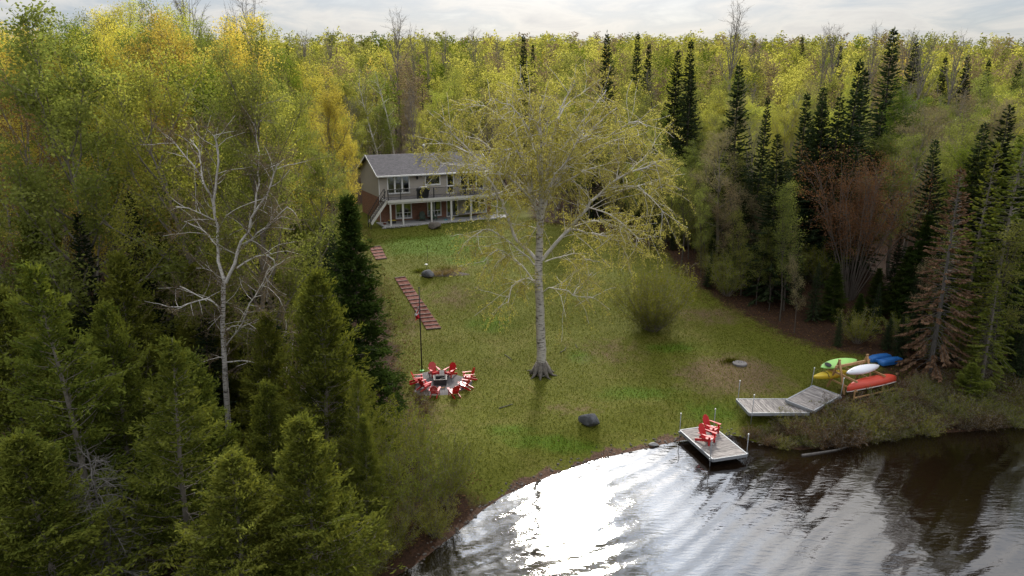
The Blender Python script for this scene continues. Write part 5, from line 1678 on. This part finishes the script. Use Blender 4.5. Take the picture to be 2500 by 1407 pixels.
by_top(P_fan, "maple_tree", "rusty budded tree with many stems fanning out behind the boat rack", bz, 2112, 405, 50.0, wide=1.0)
by_top(P_dead_red, "dead_spruce", "dead spruce with red brown needles beyond the pedal boat", dz, 2350, 412, 39.6, wide=1.05)
by_top(P_scraggly[0], "spruce_tree", "scraggly live spruce just past the red brown dead one", sz_, 2425, 350, 42.5, wide=.85)
by_top(P_scraggly[1], "spruce_tree", "scraggly spruce with dangling bare boughs over the marshy bank", sz_, 2505, 300, 40.5, wide=.95)
by_top(P_scraggly[0], "spruce_tree", "short grey limbed spruce at the bank past the yellow sapling", sz_, 2440, 690, 37.8, wide=1.3)
SPR = [(1268, 88, 100, .75), (1302, 108, 120, .6), (1483, 78, 98, .8), (1562, 80, 100, .75), (1583, 108, 98, .7), (1655, 118, 76, .8), (1703, 100, 74, .85), (1690, 165, 72, .8), (1808, 152, 58, .85), (1862, 238, 56, .75),
       (1975, 228, 55, .85), (2012, 208, 56, .9), (2080, 150, 54, .95), (2118, 168, 57, .9), (2055, 230, 53, .9), (2138, 250, 55, .95), (2188, 68, 72, .95), (2365, 135, 95, .8), (2428, 148, 90, .8), (2432, 345, 55, .75),
       (1960, 88, 180, .8), (1625, 118, 170, .75), (1842, 105, 170, .7), (2490, 150, 95, .8), (48, 48, 120, 1.0), (96, 72, 125, .8), (232, 85, 120, .7), (632, 60, 100, .7), (485, 75, 110, .7), (2240, 98, 100, 1.0), (2300, 140, 100, .8), (1985, 300, 58, .85), (2000, 640, 47, .9), (1960, 560, 50, .9), (2200, 560, 50, 1.0), (2250, 640, 46, 1.0), (2150, 690, 45.5, 1.0), (1740, 165, 110, .7), (1520, 130, 170, .7), (2060, 110, 120, .8), (700, 110, 130, .6)]
for i, (px, py, Y, w) in enumerate(SPR):
    zone = "in the wood behind the house" if px < 1640 and px > 900 else "in the wood beyond the cedars" if px < 900 else "in the wood beyond the boat rack"
    by_top(P_spruce[i % 3], "spruce_tree", "dark pointed spruce standing " + zone, sz_, px, py, Y, wide=w, group="spruces " + zone)
BARE = [(500, 8, 75, 1.0), (620, 28, 80, .9), (330, 30, 70, .6), (960, 62, 120, 1.0), (1170, 85, 130, .8), (1790, 45, 115, 1.0), (2060, 82, 110, .9), (2130, 100, 105, .8), (720, 95, 130, .9), (1090, 105, 140, .8), (1230, 105, 140, .7), (2330, 120, 95, .9), (2200, 95, 120, .8), (810, 105, 130, .9), (2260, 110, 90, .9), (1010, 100, 110, .6), (1850, 110, 120, .7), (2020, 110, 100, .6), (420, 60, 90, .6), (560, 60, 85, .5), (1050, 95, 125, .5)]
for i, (px, py, Y, w) in enumerate(BARE):
    zone = "beyond the cedars" if px < 800 else "behind the house" if px < 1500 else "beyond the boat rack"
    by_top(P_bare[i % 2], "bare_tree", "leafless grey tree topping the wood " + zone, "bare tree", px, py, Y, wide=w, group="bare trees " + zone)
# white stemmed birches glimpsed behind the house
for px, py, Y, ln, lb in ((905, 190, 88, -.10, "thin white birch leaning over the house ridge, left of its pair"), (945, 175, 90, -.07, "thin white birch leaning over the house ridge, right of its pair")):
    g = np.random.default_rng(int(px))
    P = at_y(px, py, Y); b0 = hz(P[0] + 2, P[1]); hh = P[2] - b0
    tw, fw, src = Wood(), Wood(), []
    tp = grow(g, (0, 0, -.3), (ln, 0, 1), hh, 12, (0, 0, .01), .04); tw.line(tp, .15, .03)
    for k in range(26):
        q, dd = along(tp, .35 + .64 * k / 26); e = unit(dd + g.normal(0, .6, 3)); bp = grow(g, q, e, g.uniform(.8, 2), 3, (0, 0, .05), .12); tw.line(bp, .035, .012)
        for _ in range(5):
            q3, d3 = along(bp, g.random() * .99); q4 = q3 + unit(d3 + g.normal(0, .7, 3)) * .6; fw.line([q3, q4], .008, .005); src.append(q4)
    S = np.array(src); Pn = S[g.integers(0, len(S), 3500)] + g.normal(0, .3, (3500, 3))
    V, F_ = leaf_cloud(g, Pn, .15, .2, .2)
    t = thing("birch_tree", lb, "birch tree", (P[0] - ln * hh * .9, P[1], hz(P[0] - ln * hh * .9, P[1])))
    V2, F2 = join_wood([(tw, 7), (fw, 3)])
    link("trunk", np_mesh("thin_birch", V2, F2, M["birch_limb"], smooth=True), t)
    link("crown", np_mesh("thin_birch_crown", V, F_, M["olive"], np.repeat(g.random(3500), 4)), t)
    TAKEN.append((P[0], P[1]))
# bushes
c = gp(1592, 806)
plant(P_bush, "round_bush", "big rounded twiggy bush standing alone on the lawn", "bush", c[0], c[1], 4.5, 1.0, wide=1.05, crown_name="leaves", trunk_name="stems")
TAKEN.append((c[0], c[1]))
for (q, h_, lb, pr, w) in (((1005, 1255), 3.0, "leafy yellow green alder at the shore below the lawn", P_alder[0], .95), ((1085, 1230), 3.1, "thin twiggy alder at the water edge beside the beach", P_alder[1], .8),
                       ((930, 1180), 3.4, "shadowed alder against the shore cedars", P_alder[1], 1.0), ((1060, 1310), 1.7, "low dark alder overhanging the water", P_alder[0], 1.1), ((960, 1350), 2.0, "dark alder clump at the water below the cedars", P_alder[1], 1.1),
                       ((900, 1420), 2.0, "alder clump at the shore foot of the round topped cedar", P_alder[0], 1.2), ((1010, 1120), 2.6, "thin alder by the lawn edge below the fire circle", P_alder[1], .9), ((1120, 1180), 1.7, "wispy sapling clump between the beach and the lawn", P_alder[1], .8)):
    c = gp(*q)
    plant(pr, "alder_bush", lb, "bush", c[0], c[1], h_, None, wide=w, crown_name="leaves", trunk_name="stems")
c = gp(1027, 985)
plant(P_low[1], "weed_clump", "brown twiggy weeds beside the red chairs on the cedar side", "weeds", c[0], c[1], .8, wide=.9, crown_name="leaves", trunk_name="stems")
c = gp(1040, 1010)
plant(P_low[3], "weed_clump", "second clump of brown weeds downhill of the red chairs", "weeds", c[0], c[1], .6, wide=1.0, crown_name="leaves", trunk_name="stems")
c = gp(2362, 985)
plant(P_cedar[0], "cedar_sapling", "bright yellow green cedar sapling on the marshy bank", cz, c[0], c[1], 2.4, wide=1.6)
# garden bed straw and greens
g = np.random.default_rng(5)
def tuft(name, label, cat, px, py, n, h, spread, mat, lay=0.5):  # one tuft of blades
    c = gp(px, py)
    az = g.uniform(0, 6.28, n); r = np.abs(g.normal(0, spread, n)); X_ = r * np.cos(az); Y_ = r * np.sin(az) * .6
    d = np.stack([np.cos(az) * lay, np.sin(az) * lay, np.ones(n)], 1) + g.normal(0, .3, (n, 3)); d = unit(d)
    L_ = h * g.uniform(.5, 1.2, n)[:, None]
    Z_ = hfun(c[0] + X_, c[1] + Y_) - c[2]
    b_ = unit(np.cross(d, g.normal(size=(n, 3)))) * .012
    V, F_ = quad_cards(np.stack([X_, Y_, Z_], 1) + d * L_ * .5, d * L_ * .5, b_)
    tag(link(name, np_mesh(name, V, F_, M[mat], np.repeat(g.random(n), 4)), None, c), label, cat)
tuft("straw_clump", "flattened dry straw in the garden bed", "straw", 1080, 670, 420, .55, .55, "straw", 1.4)
tuft("straw_clump", "thin dry stalks at the far end of the garden bed", "straw", 1112, 664, 160, .4, .4, "straw", 1.4)
tuft("lily_clump", "fresh green blades behind the straw in the garden bed", "plant", 1090, 660, 260, .4, .6, "grass_blade", .5)
tuft("evergreen_plant", "dark green creeping plant left of the garden boulder", "plant", 1025, 664, 420, .35, .30, "cedar_leaf", .9)
tuft("grass_tuft", "bright grass tuft around the round concrete lid", "grass", 1782, 884, 520, .22, .34, "grass_blade", .4)
# shrubs on the marshy bank
g = np.random.default_rng(77)
spots = []
tries = 0
while len(spots) < 150 and tries < 6000:
    tries += 1
    x, y = g.uniform(12.2, 29), g.uniform(31.5, 39)
    s = y - np.interp(x, SHX, SHY)
    px, py = project((x, y, 1.0))
    if s < .05 or px > 2540: continue
    lim = np.interp(px, [1840, 1900, 1990, 2060, 2150, 2250, 2500], [1030, 1025, 1012, 1000, 985, 945, 915])
    if py + 8 < lim: continue
    if any(math.hypot(x - a, y - b) < .62 for a, b in spots): continue
    spots.append((x, y))
for i, (x, y) in enumerate(spots):
    k = int(g.integers(0, 4))
    px, py = project((x, y, 1.0))
    h_ = g.uniform(.65, 1.15) * (.8 if px < 2000 else 1.1)
    lb = "low olive leaved shrub on the marshy bank below the boat rack" if k % 2 == 0 else "low brown twiggy shrub on the marshy bank below the boat rack"
    plant(P_low[k], "bank_shrub", lb, "shrub", x, y, h_, g.uniform(0, 6.28), "olive shrubs on the marshy bank" if k % 2 == 0 else "brown shrubs on the marshy bank", wide=g.uniform(.9, 1.3), crown_name="leaves", trunk_name="stems")

# ---------------------------------------------------------------- the woods, tree by tree
g = np.random.default_rng(91)
LIMX = {"near_l": ([-400, 0, 150, 300, 450, 560, 640, 700, 740, 800, 840, 870, 900], [130, 120, 110, 62, 85, 95, 100, 150, 215, 270, 350, 420, 460]),
        "near_r": ([1500, 1600, 1700, 1850, 2000, 2200, 2400, 2560, 2900], [430, 330, 270, 250, 260, 240, 225, 225, 220])}
def limit(px, Y):
    back = np.interp(Y, [74, 82, 95, 110, 130, 160], [300, 255, 205, 172, 145, 132])
    if px < 900 and Y < 72: return np.interp(px, *LIMX["near_l"]) + np.interp(Y, [30, 45, 72], [150, 45, 0])
    if px > 1480 and Y < 74: return np.interp(px, *LIMX["near_r"]) + np.interp(Y, [38, 52, 74], [190, 70, 0])
    if px < 700: return back * .55 + 40
    return back
cand = []
Yc = 27.0
while Yc < 96:
    stp = np.interp(Yc, [27, 45, 70, 96], [3.2, 3.6, 4.6, 5.0])
    half = .74 * Yc + 7
    xs_ = np.arange(-half, half, stp)
    for x in xs_:
        cand.append((x + g.uniform(-.38, .38) * stp, Yc + g.uniform(-.38, .38) * stp))
    Yc += stp
n_ind = 0
TK = np.array(TAKEN)
LABEL = {"lime": "lime green tree", "yellow": "yellow leafed tree", "olive": "olive leafed tree", "green": "dark green tree", "tan": "brown budded tree", "rust": "rusty budded tree"}
FARX = []
for (x, y) in cand:
    sdv = float(poly_sd(x, y)); s = y - np.interp(x, SHX, SHY)
    if sdv > -.7 or s < 2.0: continue
    if in_house(np.array(x), np.array(y)): continue
    if np.min(np.hypot(TK[:, 0] - x, TK[:, 1] - y)) < 1.3: continue
    px, py = project((x, y, hz(x, y) + 8))
    if px < -190 or px > 2740: continue
    if px > 2000 and y < 41: continue
    if px < 900 and y < 30: continue
    if 1960 < px < 2270 and y < 52.5: continue
    if px > 2200 and y < 44.5: continue
    if px < 370 and y < 41: continue
    if 770 < px < 1330 and y < 79: continue
    if px > 700 and px < 900 and y < 45: continue
    lim = limit(px, y) + abs(g.normal(0, 1)) * np.interp(y, [30, 70, 128], [70, 45, 22])
    if 1860 < px < 2190 and y < 66: lim = max(lim, 520 + g.uniform(0, 120))
    top = at_y(px, lim, y)[2]
    h_ = float(np.clip(top - hz(x, y), 5.0, 19.5))
    left, right = px < 880 and y < 76, px > 1480 and y < 76
    zone = "beside the timber steps" if left else "beyond the boat rack" if right else "behind the house"
    zone_w = "wood " + zone
    r = g.random()
    if left:
        kd = ("yellow" if r < .42 else "lime" if r < .74 else "olive" if r < .86 else "tan" if r < .95 else "green") if y > 40 else ("olive" if r < .45 else "green" if r < .65 else "lime")
    elif right:
        kd = ("lime" if r < .24 else "olive" if r < .56 else "yellow" if r < .62 else "tan" if r < .82 else "green" if r < .95 else "rust") if y > 55 else ("olive" if r < .34 else "tan" if r < .72 else "green" if r < .94 else "rust")
    else:
        kd = "olive" if r < .32 else "lime" if r < .60 else "tan" if r < .87 else "yellow" if r < .89 else "green"
    edge = right and sdv > -5 and g.random() < .55
    if edge:
        pr = P_pole[int(g.integers(0, 3))]
        h_ = min(h_, g.uniform(6, 10.5))
        plant(pr, "sapling", "slender bare stemmed sapling along the wood edge uphill of the mound", "sapling", x, y, h_, g.uniform(0, 6.28), "saplings along the wood edge", wide=1.0)
    elif (not left and g.random() < .13) or (left and y > 50 and g.random() < .06):
        plant(P_bare[int(g.integers(0, 2))], "bare_tree", "leafless grey tree standing inside the wood " + zone, "bare tree", x, y, min(h_ * 1.08, 19), g.uniform(0, 6.28), "bare trees inside the wood " + zone, wide=.9)
    else:
        pr = PB[kd][int(g.integers(0, len(PB[kd])))]
        w = np.clip(1.0 * (14.0 / h_) ** .6, .8, 1.35) * g.uniform(.85, 1.1)
        size = "tall" if h_ > 14 else "short" if h_ < 9.5 else "middling"
        form = "broad" if w * h_ > 15.2 else "slim"
        spot = "edging" if sdv > -6 else "deep in" if sdv < -16 else "within"
        lb = size + " " + form + " " + LABEL[kd] + " " + spot + " the " + zone_w
        plant(pr, "broadleaf_tree", lb, bz, x, y, h_, g.uniform(0, 6.28), LABEL[kd] + "s " + zone, wide=w)
    n_ind += 1
print("individual wood trees", n_ind)

# undergrowth: thin poles and small firs filling the wood edges
ZN = {0: "beyond the boat rack", 1: "beside the timber steps"}
und = 0
for k in range(6000):
    if und >= 230: break
    zn = 0 if und < 165 else 1
    x, y = (g.uniform(6, 34), g.uniform(38, 74)) if zn == 0 else (g.uniform(-26, -8), g.uniform(29, 62))
    sdv = float(poly_sd(x, y)); px, py = project((x, y, hz(x, y) + 3))
    if sdv > -.4 or sdv < -11 or px < -60 or px > 2540: continue
    if zn == 1 and px > 830: continue
    if zn == 0 and 1960 < px < 2330 and y < 51.5 and y > 44: continue
    if any(math.hypot(x - a, y - b) < .9 for a, b in TAKEN): continue
    TAKEN.append((x, y))
    q = g.random()
    if zn == 0 and q < .42:
        plant(P_pole[int(g.integers(0, 3))], "sapling", "slender bare stemmed sapling along the wood edge uphill of the mound", "sapling", x, y, g.uniform(4.5, 9), g.uniform(0, 6.28), "saplings along the wood edge", wide=g.uniform(.8, 1.2))
    elif q < .82:
        plant(P_spruce[int(g.integers(0, 3))], "young_fir", "young dark fir in the undergrowth of the wood " + ZN[zn], "fir tree", x, y, g.uniform(2.0, 4.0) + min(4.5, max(0, -sdv - 2)), g.uniform(0, 6.28), "young firs " + ZN[zn], wide=g.uniform(1.1, 1.5))
    else:
        plant(P_alder[int(g.integers(0, 2))], "understory_bush", "twiggy bush in the undergrowth of the wood " + ZN[zn], "bush", x, y, g.uniform(1.6, 3.2), g.uniform(0, 6.28), "bushes " + ZN[zn], wide=g.uniform(.9, 1.3), crown_name="leaves", trunk_name="stems")
    und += 1
# ---------------------------------------------------------------- far wood: one mass of crowns over the hills
g = np.random.default_rng(97)
FK = ["olive", "lime", "tan", "yellow", "green"]
def sample_leaves(pr, n, grow_, gg):
    Q = pr.leaf.reshape(-1, 4, 3); k = gg.choice(len(Q), n, replace=False)
    q = Q[k]; c = q.mean(1, keepdims=True)
    return (c + (q - c) * grow_) / pr.h
TMPL = {}
for q, (n, gr) in {"a": (1700, 3.0), "b": (700, 4.6), "c": (260, 7.2)}.items():
    for kd in FK:
        TMPL[q, kd] = [sample_leaves(PB[kd][i], n, gr, np.random.default_rng(n + i)) for i in range(2)]
Vs, Ts, Mi, cnt = [], [], [], 0
Yc = 96.0
TW = Wood()
while Yc < 900:
    stp = np.interp(Yc, [96, 128, 250, 500, 900], [5.0, 5.6, 8.5, 15, 26])
    half = .76 * Yc + 12
    for x in np.arange(-half, half, stp):
        xx, yy = x + g.uniform(-.4, .4) * stp, Yc + g.uniform(-.4, .4) * stp
        z = hz(xx, yy); h_ = g.uniform(8, 18)
        if Yc < 175:
            px, _ = project((xx, yy, z + 9))
            lim = limit(px, yy) + abs(g.normal(0, 1)) * 28
            h_ = float(np.clip(at_y(px, lim, yy)[2] - z, 7, 18))
        q = "a" if Yc < 150 else "b" if Yc < 300 else "c"
        kd = FK[int(g.choice(5, p=[.30, .34, .25, .03, .08]))]
        Q = TMPL[q, kd][int(g.integers(0, 2))]
        a_ = g.uniform(0, 6.28); ca, sa = math.cos(a_), math.sin(a_)
        wd = max(h_, stp * 2.0) * g.uniform(.9, 1.15)
        V = Q.reshape(-1, 3)
        V = np.stack([(V[:, 0] * ca - V[:, 1] * sa) * wd + xx, (V[:, 0] * sa + V[:, 1] * ca) * wd + yy, V[:, 2] * h_ + z], 1)
        Vs.append(V); n = len(Q)
        base = np.clip(g.normal(.5, .3), 0, 1)
        Ts.append(np.repeat(np.clip(base + g.normal(0, .18, n), 0, 1), 4)); Mi.append(np.full(n, FK.index(kd)))
        if Yc < 200: TW.line([np.array([xx, yy, z - .3]), np.array([xx, yy, z + h_ * .85])], .15, .05)
        cnt += 1
    Yc += stp
V2, F2 = TW.arrays(4)
fw = thing("far_forest", "distant spring forest covering the hills to the skyline", "forest")
fw["kind"] = "stuff"
V = np.concatenate(Vs)
o = link("far_crowns", np_mesh("far_crowns", V, np.arange(len(V)).reshape(-1, 4), None, np.concatenate(Ts), mats=[M[k] for k in FK], mat_idx=np.concatenate(Mi)), fw); o["kind"] = "stuff"
o = link("far_trunks", np_mesh("far_trunks", V2, F2, M["bark_dark"]), fw); o["kind"] = "stuff"
print("far crowns", cnt, len(V) // 4)
